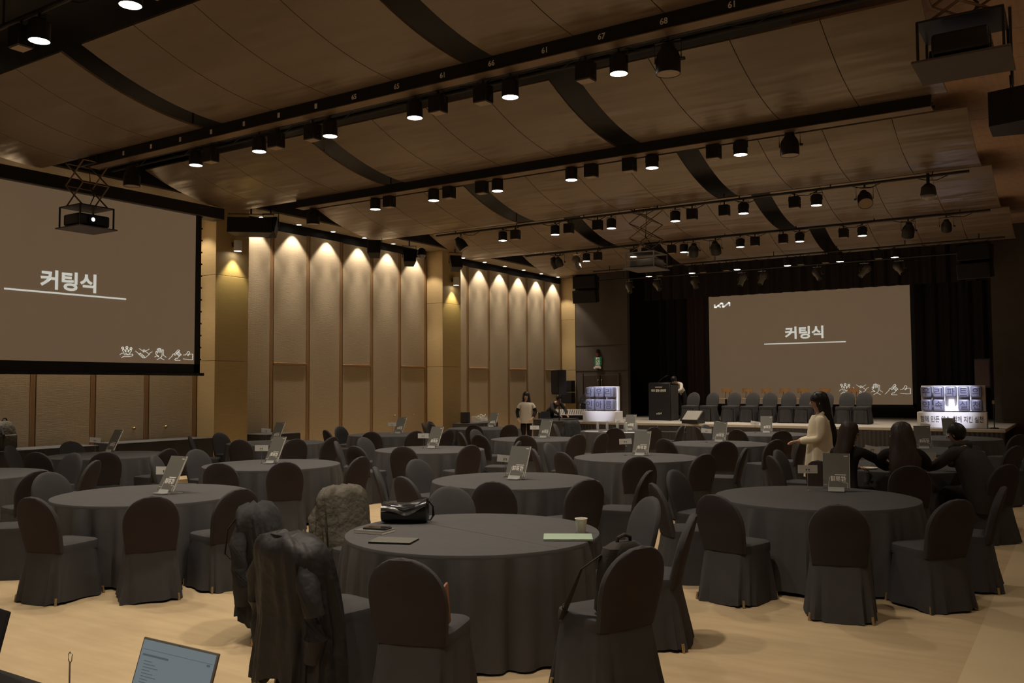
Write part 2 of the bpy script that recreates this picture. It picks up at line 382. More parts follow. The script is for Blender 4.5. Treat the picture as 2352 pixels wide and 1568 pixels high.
# ceiling sails: five rows of sagging veneer panels
LIPS = [8.6, 12.9, 17.6, 22.0, 27.0]
def sail():
    mb = MB(); ns = 10; rb = []; rt = []
    for k in range(ns + 1):
        u = k / ns; y = -2.2 * (1 - u); z = 0.47 * (1 - u) ** 2
        rb.append((y, z)); rt.append((y + 0.01, z + 0.03))
    rb.append((0.05, 0.012)); rt.append((0.05, 0.045))
    prof = rb + rt[::-1]
    vs = [(-0.55, y, z) for y, z in prof] + [(0.55, y, z) for y, z in prof]; n = len(prof)
    mb.add(vs, [(i, (i + 1) % n, n + (i + 1) % n, n + i) for i in range(n)] + [(i, i + 1, n - 2 - i, n - 1 - i) for i in range(n // 2 - 1)] + [(n + i, n + n - 1 - i, n + n - 2 - i, n + i + 1) for i in range(n // 2 - 1)])
    return mb.mesh('ceiling_panel', 'cloud', True, 50)
sail_me = sail()
SECT = [(-15.58, -11.16), (-10.70, -6.25), (-5.83, -1.40)]
for yl in LIPS:
    for x0, x1 in SECT:
        w = (x1 - x0) / 4
        for k in range(4):
            o = link('ceiling_panel', sail_me, ceiling, (x0 + w * (k + 0.5), yl, 5.75 if yl < 9 else 5.67)); o.scale = ((w - 0.012) / 1.1, 1, 1)
# plank soffit over the side aisle
plank = MB().rbox((0, 0, 0), (7.0, 0.592, 0.04), 0.004, 1).mesh('soffit_plank', 'soffit', False)
for k in range(60): link('soffit_plank', plank, ceiling, (0.5, -5.8 + 0.6 * k, 6.45))
for i, y in enumerate((-2.0, 3.0, 8.0, 13.0, 18.0)):
    t = thing('aisle_downlight', f'recessed plank soffit downlight over the side aisle, {("behind the viewer", "nearest the viewer", "beside the second-row tables", "beside the third-row tables", "beside the fifth-row tables")[i]}', 'downlight', (1.4, y, 6.42), 0, 'aisle downlights')
    part('bulb', MB().lathe([(0.0, -0.004), (0.08, -0.006), (0.10, -0.006), (0.10, 0.0)], 16, cap=False), 'lamp_glow', t)
    light('beam', 'SPOT', (0, 0, -0.03), AISLE_W, WARM, t, size=R(110), blend=0.8, radius=0.05)

# stage front wall with doors
wf = struct('wall_front', MB().box((-14.93, 29.32, 3.35), (2.14, 0.2, 6.7)).box((0.9, 29.32, 3.35), (6.2, 0.2, 6.7)), 'stage_wall')
for z in (2.36, 3.3): part('panel_joint', MB().box((-14.93, 29.215, z), (2.12, 0.014, 0.018)), 'charcoal', wf)
for k, (x, s) in enumerate(((-15.32, 1), (-14.60, -1))):
    d = struct(f'door_{k + 1}', MB().rbox((x, 29.21, 1.12), (0.70, 0.06, 2.18), 0.008, 1), 'door_paint')
    part('door_frame', MB().box((x - s * 0.38, 29.2, 1.14), (0.05, 0.10, 2.26)), 'stage_wall', d)
    part('door_handle', MB().tube([(x + s * 0.29, 29.16, 0.75), (x + s * 0.29, 29.12, 0.8), (x + s * 0.29, 29.12, 2.0), (x + s * 0.29, 29.16, 2.05)], 0.018), 'grey_metal', d, label='long vertical pull bar')
# stage: platform, pleated skirt
st = thing('stage', 'low stage platform with pale top and dark pleated skirt', 'stage', (-7.8, 24.8, 0))
part('platform', MB().rbox((0, 3.6, 0.64), (12.3, 7.2, 0.08), 0.01, 1), 'stage_top', st, smooth=False)
part('stage_frame', MB().box((0, 3.65, 0.30), (12.1, 7.0, 0.6)), 'black', st)
def pleats(p0, p1, h, amp, per, z0=0.01):
    L_ = (Vector(p1) - Vector(p0)).length; d = (Vector(p1) - Vector(p0)) / L_; n = Vector((d.y, -d.x, 0)); nn = int(L_ / per * 4)
    def fn(u, v):
        s = u * L_; k = amp * (0.5 + 0.5 * math.sin(2 * PI * s / per + 0.6 * math.sin(s * 3)))
        p = Vector(p0) + d * s + n * k * (1.0 - 0.35 * v); return (p.x, p.y, z0 + h * v)
    return MB().grid(fn, nn, 3)
part('stage_skirt', pleats((-6.13, 0.02, 0), (6.13, 0.02, 0), 0.585, 0.045, 0.105), 'pleat', st)
part('stage_skirt', pleats((-6.12, 3.0, 0), (-6.12, 0.0, 0), 0.585, 0.045, 0.105), 'pleat', st)
# stage curtains
def drape(name, label, x0, x1, y, z0, z1, m):
    mb = MB(); L_ = x1 - x0
    mb.grid(lambda u, v: (x0 + L_ * u, y + 0.06 * math.sin(u * L_ * 14) + 0.03 * math.sin(u * L_ * 31), z0 + (z1 - z0) * v), int(L_ * 24), 2)
    single(name, mb, m, label, 'curtain')
drape('stage_curtain', 'black stage drape left of the projection screen', -13.8, -11.6, 31.9, 0.69, 6.2, 'curtain')
drape('stage_curtain', 'black stage drape right of the projection screen', -4.4, -1.9, 31.9, 0.69, 6.2, 'curtain')
drape('stage_border', 'black valance hanging across above the projection screen', -13.8, -1.9, 30.6, 4.98, 6.705, 'curtain')
drape('side_drape', 'dark brown side drape just left of the projection screen', -12.45, -11.55, 31.4, 0.69, 6.2, 'maroon')
# platform steps in front of the stage
t = thing('stage_steps', 'black metal steps standing against the stage front', 'steps', (-10.15, 23.9, 0))
for k, (y, z) in enumerate(((0.0, 0.22), (0.28, 0.45))):
    part('tread', MB().rbox((0, y, z), (0.9, 0.28, 0.04), 0.006, 1), 'charcoal', t)
for sx in (-0.43, 0.43):
    part('side_frame', MB().tube([(sx, -0.1, 0), (sx, -0.1, 0.2), (sx, 0.4, 0.62), (sx, 0.4, 0)], 0.016), 'dark_metal', t)

# ================================================================ PROJECTION SCREENS
def icon_lines():
    I = []
    I += [circ(392, 318, 22), circ(482, 302, 22), circ(570, 322, 22)]
    I += [[(398, 342), (420, 350), (440, 372), (450, 400), (462, 400), (465, 380), (455, 362), (470, 340), (482, 325)],
          [(482, 325), (500, 345), (515, 362), (505, 385), (510, 402), (522, 395), (530, 370), (550, 350), (572, 345)],
          [(398, 342), (392, 375), (415, 420)], [(572, 345), (578, 380), (550, 420), (530, 440)],
          [(338, 468), (375, 435), (470, 435), (505, 462)], [(425, 468), (520, 468), (540, 452), (600, 450), (615, 465), (600, 490), (530, 505), (410, 510), (372, 540)]]
    I += [[(668, 378), (730, 428)], [(750, 318), (810, 360), (850, 340), (880, 355)], [(870, 375), (845, 395), (830, 380), (860, 355)],
          [(880, 375), (968, 320)], [(880, 375), (972, 440), (880, 525), (830, 525), (735, 440), (770, 418), (860, 490), (870, 520)],
          [(975, 418), (1036, 378)], [(765, 455), (785, 435)], [(795, 480), (815, 458)], [(820, 505), (842, 482)]]
    I += [[(1092, 498), (1140, 470), (1175, 490), (1180, 475), (1150, 460), (1118, 430), (1115, 380), (1135, 365), (1150, 410), (1145, 320), (1165, 305), (1190, 296), (1215, 300), (1235, 315), (1240, 385)],
          [(1172, 385), (1170, 310)], [(1195, 395), (1193, 300)], [(1218, 390), (1216, 305)],
          [(1258, 450), (1258, 335), (1272, 320), (1288, 335), (1288, 450), (1355, 498)], [(1258, 450), (1250, 490), (1215, 515), (1145, 562)], [(1225, 518), (1306, 560)]]
    I += [[(1412, 545), (1500, 455), (1510, 418), (1545, 412), (1620, 320), (1650, 315), (1665, 335), (1590, 410), (1575, 440), (1550, 440), (1548, 410)],
          [(1590, 390), (1640, 350), (1705, 430), (1660, 465), (1590, 400)], [(1612, 412), (1648, 380)], [(1632, 435), (1668, 400)], [(1650, 450), (1690, 420)],
          [(1660, 465), (1620, 515), (1575, 520), (1552, 550), (1570, 562), (1685, 562)]]
    I += [[(1755, 432), (1810, 428), (1845, 385), (1860, 350), (1885, 342), (1905, 360), (1898, 400), (1880, 440), (1860, 440), (1865, 415), (1900, 405), (1975, 405), (1990, 425), (1975, 450), (1992, 468), (1975, 490), (1988, 512), (1985, 540), (1880, 542), (1820, 530), (1755, 525)]]
    return I
def logo_lines(): return [[(418, 632), (420, 682), (455, 682), (575, 606), (600, 606)], [(500, 652), (555, 684)], [(612, 610), (616, 682), (640, 682), (760, 602), (778, 606), (776, 662)]]
# --- big left screen (faces +X)
XS = -15.5
sl = thing('projection_screen', 'large hanging projection screen with black border on the left wall', 'screen', (XS, 9.125, 2.1))
part('screen_sheet', MB().box((0, 0, 1.78), (0.012, 5.46, 3.16)), 'screen', sl, smooth=False)
part('screen_border', MB().box((-0.004, 2.80, 1.68), (0.014, 0.15, 3.36)).box((-0.004, -2.80, 1.68), (0.014, 0.15, 3.36)).box((-0.004, 0, 0.10), (0.014, 5.75, 0.2)), 'black', sl, smooth=False)
part('weight_bar', MB().rbox((0, 0, -0.01), (0.04, 5.95, 0.06), 0.01, 2), 'black', sl)
tm = MB()
for k in range(13): tm.box((0, 2.885, 0.3 + 0.25 * k), (0.02, 0.03, 0.03)).box((0, -2.885, 0.3 + 0.25 * k), (0.02, 0.03, 0.03))
part('edge_tabs', tm, 'black', sl)
part('screen_case', MB().rbox((-0.06, 0.12, 3.42), (0.36, 6.5, 0.24), 0.01, 1), 'black_satin', sl, smooth=False)
rotX = (R(90), 0, R(90))
text_part('title_text', '커팅식', 0.4, 'screen_text', sl, (0.011, 0.0, 1.66), rotX, bold=0.012, width=1.06, height=0.35)
lm = MB(); ribbon(lm, [(-1.14, 1.425), (1.14, 1.425)], 0.03, lambda a, b, t: (0.008 + t, a, b)); part('title_rule', lm, 'screen_text', sl)
def icon_groups():
    G = [[], [], [], [], []]
    for pl in icon_lines():
        m_ = sum(p[0] for p in pl) / len(pl); G[0 if m_ < 640 else 1 if m_ < 1065 else 2 if m_ < 1385 else 3 if m_ < 1730 else 4].append(pl)
    return G
for g in icon_groups():
    im = MB()
    for pl in g: ribbon(im, [(10.17 - 9.125 + (u / 9.8 - 35) * 0.00982, 2.5 - 2.1 - (v / 9.8 - 42) * 0.0084) for u, v in pl], 0.0095, lambda a, b, t: (0.008 + t, a, b))
    part('hand_icon', im, 'screen_text', sl)
# --- stage screen (faces -Y)
ss = thing('projection_screen', 'stage projection screen with a small white logo in its corner', 'screen', (-8.04, 31.0, 1.1))
part('screen_sheet', MB().box((0, 0, 2.02), (6.78, 0.012, 3.96)), 'screen', ss, smooth=False)
part('screen_border', MB().box((0, 0.004, 0.0), (7.0, 0.014, 0.14)).box((3.46, 0.004, 2.0), (0.12, 0.014, 4.1)).box((-3.46, 0.004, 2.0), (0.12, 0.014, 4.1)), 'black', ss, smooth=False)
rotS = (R(90), 0, 0)
text_part('title_text', '커팅식', 0.4, 'screen_text', ss, (0.0, -0.011, 2.50), rotS, bold=0.012, width=1.30, height=0.43)
fS = lambda a, b, t: (a, -0.008 - t, b)
lm = MB(); ribbon(lm, [(-1.37, 2.14), (1.36, 2.14)], 0.035, fS); part('title_rule', lm, 'screen_text', ss)
for g in icon_groups():
    im = MB()
    for pl in g: ribbon(im, [(1.12 + (u - 335) * 0.00134, 0.54 - (v - 430) * 0.00134) for u, v in pl], 0.012, fS)
    part('hand_icon', im, 'screen_text', ss)
im = MB()
for pl in logo_lines(): ribbon(im, [(-3.20 + (u - 395) * 0.00155, 3.60 - (v - 645) * 0.0017) for u, v in pl], 0.055, fS)
part('corner_logo', im, 'screen_text', ss)
for sx in (-3.2, 3.2): part('suspension_cable', MB().cyl((sx, 0.01, 4.0), (sx, 0.01, 5.62), 0.006, n=6), 'black', ss)

# ================================================================ LIGHTING BATTENS
ROWS = [(0.7, 0), (4.77, 0), (8.86, 1), (13.05, 1), (17.6, 0), (21.85, 0), (26.1, 0)]
RN = ['batten behind the viewer', 'batten in the top left corner', 'numbered batten', 'second full batten', 'third full batten', 'fourth full batten', 'batten over the stage front']
LX = [-11.6, -10.15, -8.71, -7.2, -5.72, -4.27]
BOXOFF = [0.36, 0.36, -0.34, 0.38, -0.40, -0.42]
PIPE_Z = 5.60
can = MB(); can.lathe([(0.098, 0), (0.104, 0.0), (0.104, 0.19), (0.075, 0.22), (0.0, 0.22)], 20, cap=False)
can_me = can.mesh('housing', 'black_satin')
can_refl = MB().lathe([(0.099, 0.004), (0.085, 0.03), (0.05, 0.05), (0, 0.055)], 20, cap=False).mesh('reflector', 'lamp_glow')
yoke_me = MB().tube([(-0.112, 0, 0.10), (-0.112, 0, 0.25), (0.112, 0, 0.25), (0.112, 0, 0.10)], 0.007, 6).cyl((0, 0, 0.25), (0, 0, 0.30), 0.016).mesh('yoke', 'dark_metal')
bf = MB().rbox((0, 0, 0.11), (0.20, 0.17, 0.22), 0.008, 1)
for k in range(3): bf.cyl((0.10, 0, 0.05 + 0.055 * k), (0.125, 0, 0.05 + 0.055 * k), 0.011, n=8)
bf_me = bf.mesh('housing', 'black_satin')
bf_glass = MB().box((0, 0, -0.002), (0.17, 0.14, 0.006)).mesh('window', 'lamp_off')
bf_hook = MB().cyl((0, 0, 0.22), (0, 0, 0.31), 0.014, n=8).tube([(-0.06, 0, 0.31), (-0.10, 0.02, 0.24), (-0.13, 0.02, 0.17), (-0.11, 0, 0.12)], 0.005, 5).mesh('hook', 'dark_metal')
par_me = MB().lathe([(0.125, 0), (0.135, 0.0), (0.135, 0.17), (0.12, 0.22), (0.075, 0.29), (0.07, 0.33), (0.0, 0.34)], 20, cap=False).mesh('housing', 'black_satin')
par_gl = MB().lathe([(0, 0.006), (0.11, 0.004), (0.126, 0.004)], 20, cap=False).mesh('lens', 'lamp_off')
par_yoke = MB().tube([(-0.15, 0, 0.14), (-0.155, 0, 0.36), (0.155, 0, 0.36), (0.15, 0, 0.14)], 0.009, 6).cyl((0, 0, 0.36), (0, 0, 0.42), 0.018).cyl((0.15, 0, 0.14), (0.19, 0, 0.14), 0.02, n=8).mesh('yoke', 'dark_metal')
def fixture(kind, label, loc, tilt=0, rz=0):
    g = {'can': 'batten downlight cans', 'box': 'box fixtures on the battens', 'par': 'unlit spotlights on the battens'}[kind]
    nm = {'can': 'downlight_can', 'box': 'box_fixture', 'par': 'stage_spotlight'}[kind]
    t = thing(nm, label, 'stage light', loc, rz, g)
    if kind == 'can':
        link('housing', can_me, t); link('reflector', can_refl, t); link('yoke', yoke_me, t)
    elif kind == 'box':
        link('housing', bf_me, t); link('window', bf_glass, t); link('hook', bf_hook, t)
    else:
        Mx = Matrix.Translation((0, 0, 0.14)) @ Matrix.Rotation(tilt, 4, 'X') @ Matrix.Translation((0, 0, -0.14))
        h = link('housing', par_me, t); h.matrix_local = Mx
        g = link('lens', par_gl, t); g.matrix_local = Mx
        link('yoke', par_yoke, t)
    return t
cable_me = MB().tube([(0, 0.02, -0.02), (0.15, 0.03, -0.07), (0.32, 0.03, -0.085), (0.5, 0.02, -0.02)], 0.008, 5).mesh('cable', 'black')
rod_me = MB().cyl((0, 0, 0), (0, 0, 1.1), 0.012, n=6).mesh('hanger_rod', 'dark_metal')
for ri, (ry, big) in enumerate(ROWS):
    t = thing('lighting_batten', f'black lighting {RN[ri]} hung under the ceiling sails' if ri != 2 else 'black lighting batten with white number tags under the ceiling sails', 'lighting batten', (0, ry, PIPE_Z))
    x0, x1 = (-13.6, -1.6) if ri != 2 else (-14.2, -1.5)
    part('pipe', MB().cyl((x0, 0, 0), (x1, 0, 0), 0.026, n=10), 'dark_metal', t)
    if big:
        part('channel_beam', MB().rbox(((x0 + x1) / 2, -0.16, 0.08 if ri == 2 else 0.0), (x1 - x0, 0.07, 0.17), 0.006, 1), 'black', t)
        part('beam_flange', MB().box(((x0 + x1) / 2, -0.10, -0.01 if ri == 2 else -0.09), (x1 - x0, 0.22, 0.012)), 'tan_metal', t)
        part('second_pipe', MB().cyl((x0, 0.26, 0.02), (x1, 0.26, 0.02), 0.03, n=10), 'black', t)
    for k in range(7): link('hanger_rod', rod_me, t, (x0 + 0.6 + k * (x1 - x0 - 1.2) / 6, 0, 0))
    for k in range(10): link('cable', cable_me, t, (x0 + 0.8 + k * 1.15, 0, 0))
    if ri == 2:
        TAGX = [(-8.08, '65'), (-7.34, '65'), (-6.6, '61'), (-5.86, '66'), (-5.12, '61'), (-4.38, '67'), (-3.64, '68'), (-2.9, '61')]
        for xx, s in TAGX: text_part('number_tag', s, 0.09, 'print_white', t, (xx, -0.199, 0.08), (R(90), 0, 0), bold=0.002, height=0.07)
        for k in range(7): part('number_plate', MB().box((-13.2 + 0.735 * k, -0.197, 0.08), (0.045, 0.004, 0.07)), 'print_white', t)
    for i, x in enumerate(LX + ([-2.82] if ri < 2 else [])):  # first two rows get an added unseen can to brighten the right-hand floor
        c = fixture('can', f'round downlight can glowing on the {RN[ri]}, {ORD[i]}', (x, ry, PIPE_Z - 0.31))
        light('beam', 'SPOT', (0, 0, -0.01), LAMP_W * (1.7 if i == 6 else 0.55 if ri == 0 else 0.9 if ri == 1 else 1.05), WARM, c, size=R(104), blend=1.0, radius=0.09)
        if ri >= 1 and i < 6: fixture('box', f'square black box fixture on the {RN[ri]}, {ORD[i]}', (x + BOXOFF[i], ry, PIPE_Z - 0.31), rz=0 if BOXOFF[i] < 0 else PI)
PARS = [(2, -13.25, 8.86, 0, 0), (2, -3.68, 8.86, 0, 0), (3, -13.3, 13.05, 0, 0), (3, -3.53, 13.05, 0, 0),
        (4, -12.84, 17.6, R(35), R(-60)), (4, -3.38, 17.6, R(40), R(200)), (5, -12.6, 21.85, R(30), R(-40)), (5, -8.45, 21.85, R(40), R(30)), (5, -7.85, 21.85, R(40), R(10)), (5, -3.27, 21.85, R(35), R(20))]
cnt = {}
for ri, x, y, tl, rz in PARS:
    k = cnt.get(ri, 0); cnt[ri] = k + 1
    fixture('par', f'unlit black spotlight in a yoke on the {RN[ri]}, {ORD[k]}', (x, y, PIPE_Z - 0.43), tl, rz)
# ellipsoidal spots over the stage
ell_body = MB().lathe([(0.07, -0.22), (0.085, -0.2), (0.085, 0.0), (0.11, 0.03), (0.12, 0.16), (0.09, 0.22), (0, 0.23)], 14, cap=False).mesh('barrel', 'grey_metal')
ell_lens = MB().lathe([(0, -0.215), (0.07, -0.215)], 14, cap=False).mesh('lens', 'glass_dark')
ell_yoke = MB().tube([(-0.13, 0, 0), (-0.135, 0, 0.24), (0.135, 0, 0.24), (0.13, 0, 0)], 0.01, 6).cyl((0, 0, 0.24), (0, 0, 0.33), 0.02).box((0.17, 0, 0.02), (0.07, 0.02, 0.02)).mesh('yoke', 'chrome')
bt = thing('lighting_batten', 'black pipe over the stage carrying the grey spotlights', 'lighting batten', (0, 28.2, 5.55))
part('pipe', MB().cyl((-14.5, 0, 0), (-2.2, 0, 0), 0.028, n=10), 'dark_metal', bt)
for x in (-13.5, -8, -3): link('hanger_rod', rod_me, bt, (x, 0, 0)).scale = (1, 1, 1.05)
for i, x in enumerate((-12.1, -13.29, -12.22, -10.88, -9.26, -8.6, -6.87, -5.48, -4.5)):
    t = thing('profile_spotlight', f'grey profile spotlight tilted down over the stage, {ORD[i]}', 'stage light', (x, 28.2, 5.22) if i else (-11.9, 21.85, 5.27), 0, 'profile spotlights over the stage')
    Mx = Matrix.Rotation(R((-35, -28, -40, -30, 10, 12, -32, 35)[i % 8]), 4, 'Y') @ Matrix.Rotation(R(-30), 4, 'X')
    for nm, me in (('barrel', ell_body), ('lens', ell_lens)): link(nm, me, t).matrix_local = Mx
    link('yoke', ell_yoke, t)
t = thing('dome_camera', 'dome camera hanging from the third full batten near its right end', 'camera', (-2.28, 17.6, PIPE_Z))
part('stem', MB().cyl((0, 0, 0.05), (0, 0, -0.16), 0.03, n=10), 'dark_metal', t)
part('housing', MB().lathe([(0.05, -0.14), (0.12, -0.2), (0.14, -0.34), (0.13, -0.36)], 18, cap=False), 'charcoal', t)
part('dome', MB().lathe([(0.125, -0.36), (0.11, -0.41), (0.06, -0.45), (0, -0.46)], 18, cap=False), 'acrylic', t)

# ================================================================ PROJECTOR LIFTS
def lift(label, x, y, zp, zt, w, d, facing, plate, deck, lens=None):
    """ceiling scissor lift carrying a projector on a hung tray"""
    t = thing('projector_lift', label + ' scissor lift with tray', 'projector lift', (x, y, zp))
    part('tray', MB().rbox((0, 0, 0), (w, d, 0.022), 0.004, 1), plate, t)
    H = 0.36
    for sx in (-1, 1):
        for sy in (-1, 1):
            part('post', MB().box((sx * (w / 2 - 0.05), sy * (d / 2 - 0.05), H / 2), (0.022, 0.022, H)), deck, t)
    part('top_plate', MB().rbox((0, 0, H), (w - 0.08, d - 0.08, 0.02), 0.004, 1), deck, t)
    nl = 3 if zt - zp - H > 0.9 else 2; hz = (zt - zp - H) / nl
    for sy in (-1, 1):
        for k in range(nl):
            z0 = H + hz * k; z1 = z0 + hz; yy = sy * (d / 2 - 0.12)
            for a in (-1, 1): part('scissor_arm', MB().tube([(a * w * 0.36, yy, z0), (-a * w * 0.36, yy, z1)], 0.013, 6), 'tan_metal', t)
    for k in range(nl + 1):
        for a in (-1, 1): part('cross_bar', MB().cyl((a * w * 0.36, -d / 2 + 0.12, H + hz * k), (a * w * 0.36, d / 2 - 0.12, H + hz * k), 0.010, n=6), 'tan_metal', t)
    part('lift_cable', MB().tube([(0.05, 0, H), (0.12, 0.05, H + 0.2), (-0.05, 0.08, H + 0.42), (0.02, 0.02, zt - zp)], 0.012, 6), 'dark_metal', t)
    ct = 6.705 if x < -1 else 6.435
    for sx in (-1, 1): part('mount_rod', MB().cyl((sx * w * 0.36, 0, zt - zp - 0.01), (sx * w * 0.36, 0, ct - zp), 0.014, n=6), 'dark_metal', t)
    part('mount_bar', MB().box((0, 0, zt - zp), (w * 0.8, 0.05, 0.03)), 'dark_metal', t)
    p = thing('projector', label + ' itself, standing on the lift tray', 'projector', (x, y, zp + 0.012), facing)
    bm_ = 'laptop_grey' if lens is None and plate == 'dull_plate' and deck == 'grey_metal' else 'black_satin'
    part('body', MB().rbox((0, 0, 0.125), (w * 0.80, d * 0.66, 0.19), 0.03, 3), bm_, p)
    part('foot', MB().cyl((-0.15, -0.12, 0), (-0.15, -0.12, 0.04), 0.02, n=8).cyl((0.15, -0.12, 0), (0.15, -0.12, 0.04), 0.02, n=8).cyl((0.15, 0.12, 0), (0.15, 0.12, 0.04), 0.02, n=8).cyl((-0.15, 0.12, 0), (-0.15, 0.12, 0.04), 0.02, n=8), 'black', p)
    Ty = Matrix.Rotation(R(-90), 4, 'X')
    part('lens_barrel', MB().lathe([(0.075, 0), (0.075, 0.05), (0.06, 0.055)], 18, (0.06, d * 0.33, 0.12), T=Ty), 'black', p)
    part('lens', MB().lathe([(0, 0.06), (0.034, 0.057)], 18, (0.06, d * 0.33, 0.12), cap=False, T=Ty), lens or 'glass_dark', p)
    vb = MB()
    for k in range(5): vb.box((-w * 0.24 + 0.0, -d * 0.33 - 0.002, 0.06 + 0.025 * k), (0.16, 0.008, 0.008))
    part('vent', vb, 'charcoal', p)
    return t, p
lift('black projector with lit lens hanging before the left screen,', -14.14, 8.62, 4.5, 5.62, 0.70, 0.70, R(-90), 'dull_plate', 'black_satin', 'lens_glow')
lift('grey projector hanging midway before the stage,', -8.46, 18.9, 4.5, 5.9, 0.80, 0.86, 0, 'dull_plate', 'grey_metal')
t, p = lift('black projector with stuck paper labels hanging at top right,', -0.80, 8.62, 4.6, 5.9, 0.76, 0.68, R(90), 'dull_plate', 'black_satin')
for k, (a, b) in enumerate(((-0.10, 0.15), (0.06, 0.15), (0.16, 0.10))):
    part('paper_label', MB().box((0.27 * 0 + a, -0.227, b), (0.09, 0.004, 0.03)), 'plywood', p)
for a in (-0.12, 0.0, 0.15): part('paper_label', MB().box((0, 0, 0), (0.002, 0.08, 0.028)), 'paper', t, (0.0 + a, -0.24, 0.22))

# ================================================================ SPEAKERS
def cabinet(name, label, loc, rz, d, tilt=0.0, grille='speaker_grille', bracket=True, top=6.7):
    t = thing(name, label, 'speaker', loc, rz)
    T = Matrix.Rotation(tilt, 4, 'X')
    w, dp, h = d
    mb = MB(); poly = [(-w / 2, 0), (w / 2, 0), (w * 0.36, dp), (-w * 0.36, dp)]
    mb.prism(poly, lambda x, y, z: tuple(T @ Vector((x, y - dp / 2, z - h / 2))), h)
    part('cabinet', mb, 'black_satin', t)
    part('grille', MB().rbox((0, -dp / 2 - 0.004, 0), (w * 0.92, 0.014, h * 0.92), 0.004, 1), grille, t).matrix_local = T
    if bracket: part('bracket', MB().tube([(-w / 2 - 0.015, 0, 0), (-w / 2 - 0.015, 0, h / 2 + 0.12), (w / 2 + 0.015, 0, h / 2 + 0.12), (w / 2 + 0.015, 0, 0)], 0.012, 6).cyl((0, 0, h / 2 + 0.12), (0, 0, top - loc[2]), 0.018), 'dark_metal', t)
    return t
cabinet('hung_speaker', 'long black speaker hung sideways beside the first timber pier', (-15.25, 13.1, 5.32), R(40), (0.95, 0.36, 0.34), R(-8))
for k, (y, z, lb) in enumerate(((13.75, 5.42, 'beside the long hung speaker'), (17.25, 5.38, 'between the piers, nearer one'), (18.65, 5.32, 'between the piers, next to the globe lamp'), (20.75, 5.40, 'on the second timber pier'))):
    cabinet('wall_speaker', f'small black wall speaker {lb}', (-15.35, y, z), R(25 + 10 * k), (0.34, 0.26, 0.40), R(-25))
t = thing('globe_lamp', 'black dome camera with clear globe beside a wall speaker', 'camera', (-15.2, 19.0, 5.42))
part('housing', MB().lathe([(0.04, 0.2), (0.11, 0.15), (0.13, 0.0)], 16, cap=False), 'black', t); part('dome', MB().lathe([(0.12, 0), (0.10, -0.06), (0.05, -0.1), (0, -0.11)], 16, cap=False), 'acrylic', t)
for nm, X, tw in (('left', -15.05, 0.15), ('right', -2.5, -0.15)):
    t = thing('line_array', f'black line array speaker hung at the {nm} of the stage', 'speaker', (X, 28.3, 5.3), tw)
    for k, (z, tl, dy) in enumerate(((0.24, 0, 0), (-0.26, R(10), -0.03))):
        c = part('array_box', MB().rbox((0, 0, 0), (0.86, 0.5, 0.46), 0.02, 2), 'black_satin', t, (0, dy, z), (tl, 0, 0))
        part('grille', MB().rbox((0, -0.255, 0), (0.80, 0.012, 0.42), 0.004, 1), 'speaker_grille', c)
    part('fly_bar', MB().box((0, 0, 0.5), (0.8, 0.08, 0.05)).cyl((-0.3, 0, 0.5), (-0.3, 0, 1.4), 0.012).cyl((0.3, 0, 0.5), (0.3, 0, 1.4), 0.012), 'dark_metal', t)
t = cabinet('aisle_speaker', 'black speaker hung under the plank soffit at the right edge', (-0.62, 12.3, 5.12), R(90), (0.75, 0.5, 0.42), 0, top=6.42)
t = thing('speaker_on_stand', 'tall black loudspeaker on a pole left of the stage', 'speaker', (-13.95, 24.35, 0))
part('cabinet', MB().rbox((0, 0, 1.93), (0.34, 0.36, 0.78), 0.03, 2), 'black_satin', t, rot=(0, 0, R(-15)))
part('grille', MB().rbox((0, -0.19, 1.95), (0.31, 0.012, 0.70), 0.005, 1), 'speaker_grille', t, rot=(0, 0, R(-15)))
part('pole', MB().cyl((0, 0, 0.72), (0, 0, 1.56), 0.02), 'dark_metal', t)
part('base_plinth', MB().rbox((0, 0, 0.36), (0.85, 0.7, 0.72), 0.01, 1), 'charcoal', t)
cabinet('stage_speaker', 'dark reddish loudspeaker standing at the right of the stage', (-2.35, 28.4, 2.1), R(-15), (0.42, 0.42, 0.82), 0, 'maroon', False)
part('stand_pole', MB().cyl((0, 0, -1.42), (0, 0, -0.4), 0.025), 'dark_metal', [o for o in bpy.data.objects if o.name.startswith('stage_speaker')][0])
t = thing('monitor_wedge', 'floor monitor wedge with pale grille at the stage edge', 'speaker', (-9.75, 25.0, 0.685), R(-10))
part('cabinet', MB().prism([(-0.22, 0), (0.20, 0), (0.20, 0.30), (0.10, 0.36), (-0.22, 0.10)], lambda a, b, t_: (t_ - 0.27, a, b), 0.54), 'black_satin', t)
part('grille', MB().box((0, -0.065, 0.235), (0.50, 0.40, 0.014), T=Matrix.Rotation(R(39), 4, 'X')), 'monitor_grille', t)
for z, h, lb in ((1.80, 0.42, 'upper'), (1.36, 0.40, 'lower')):
    t = thing('wall_box', f'{lb} of two black equipment boxes on the pier by the stage door', 'equipment box', (-16.2, 28.95, z))
    part('case', MB().rbox((0, 0, 0), (0.46, 0.3, h), 0.015, 2), 'black_satin', t); part('front', MB().box((0, -0.155, 0), (0.40, 0.01, h * 0.85)), 'speaker_grille', t)
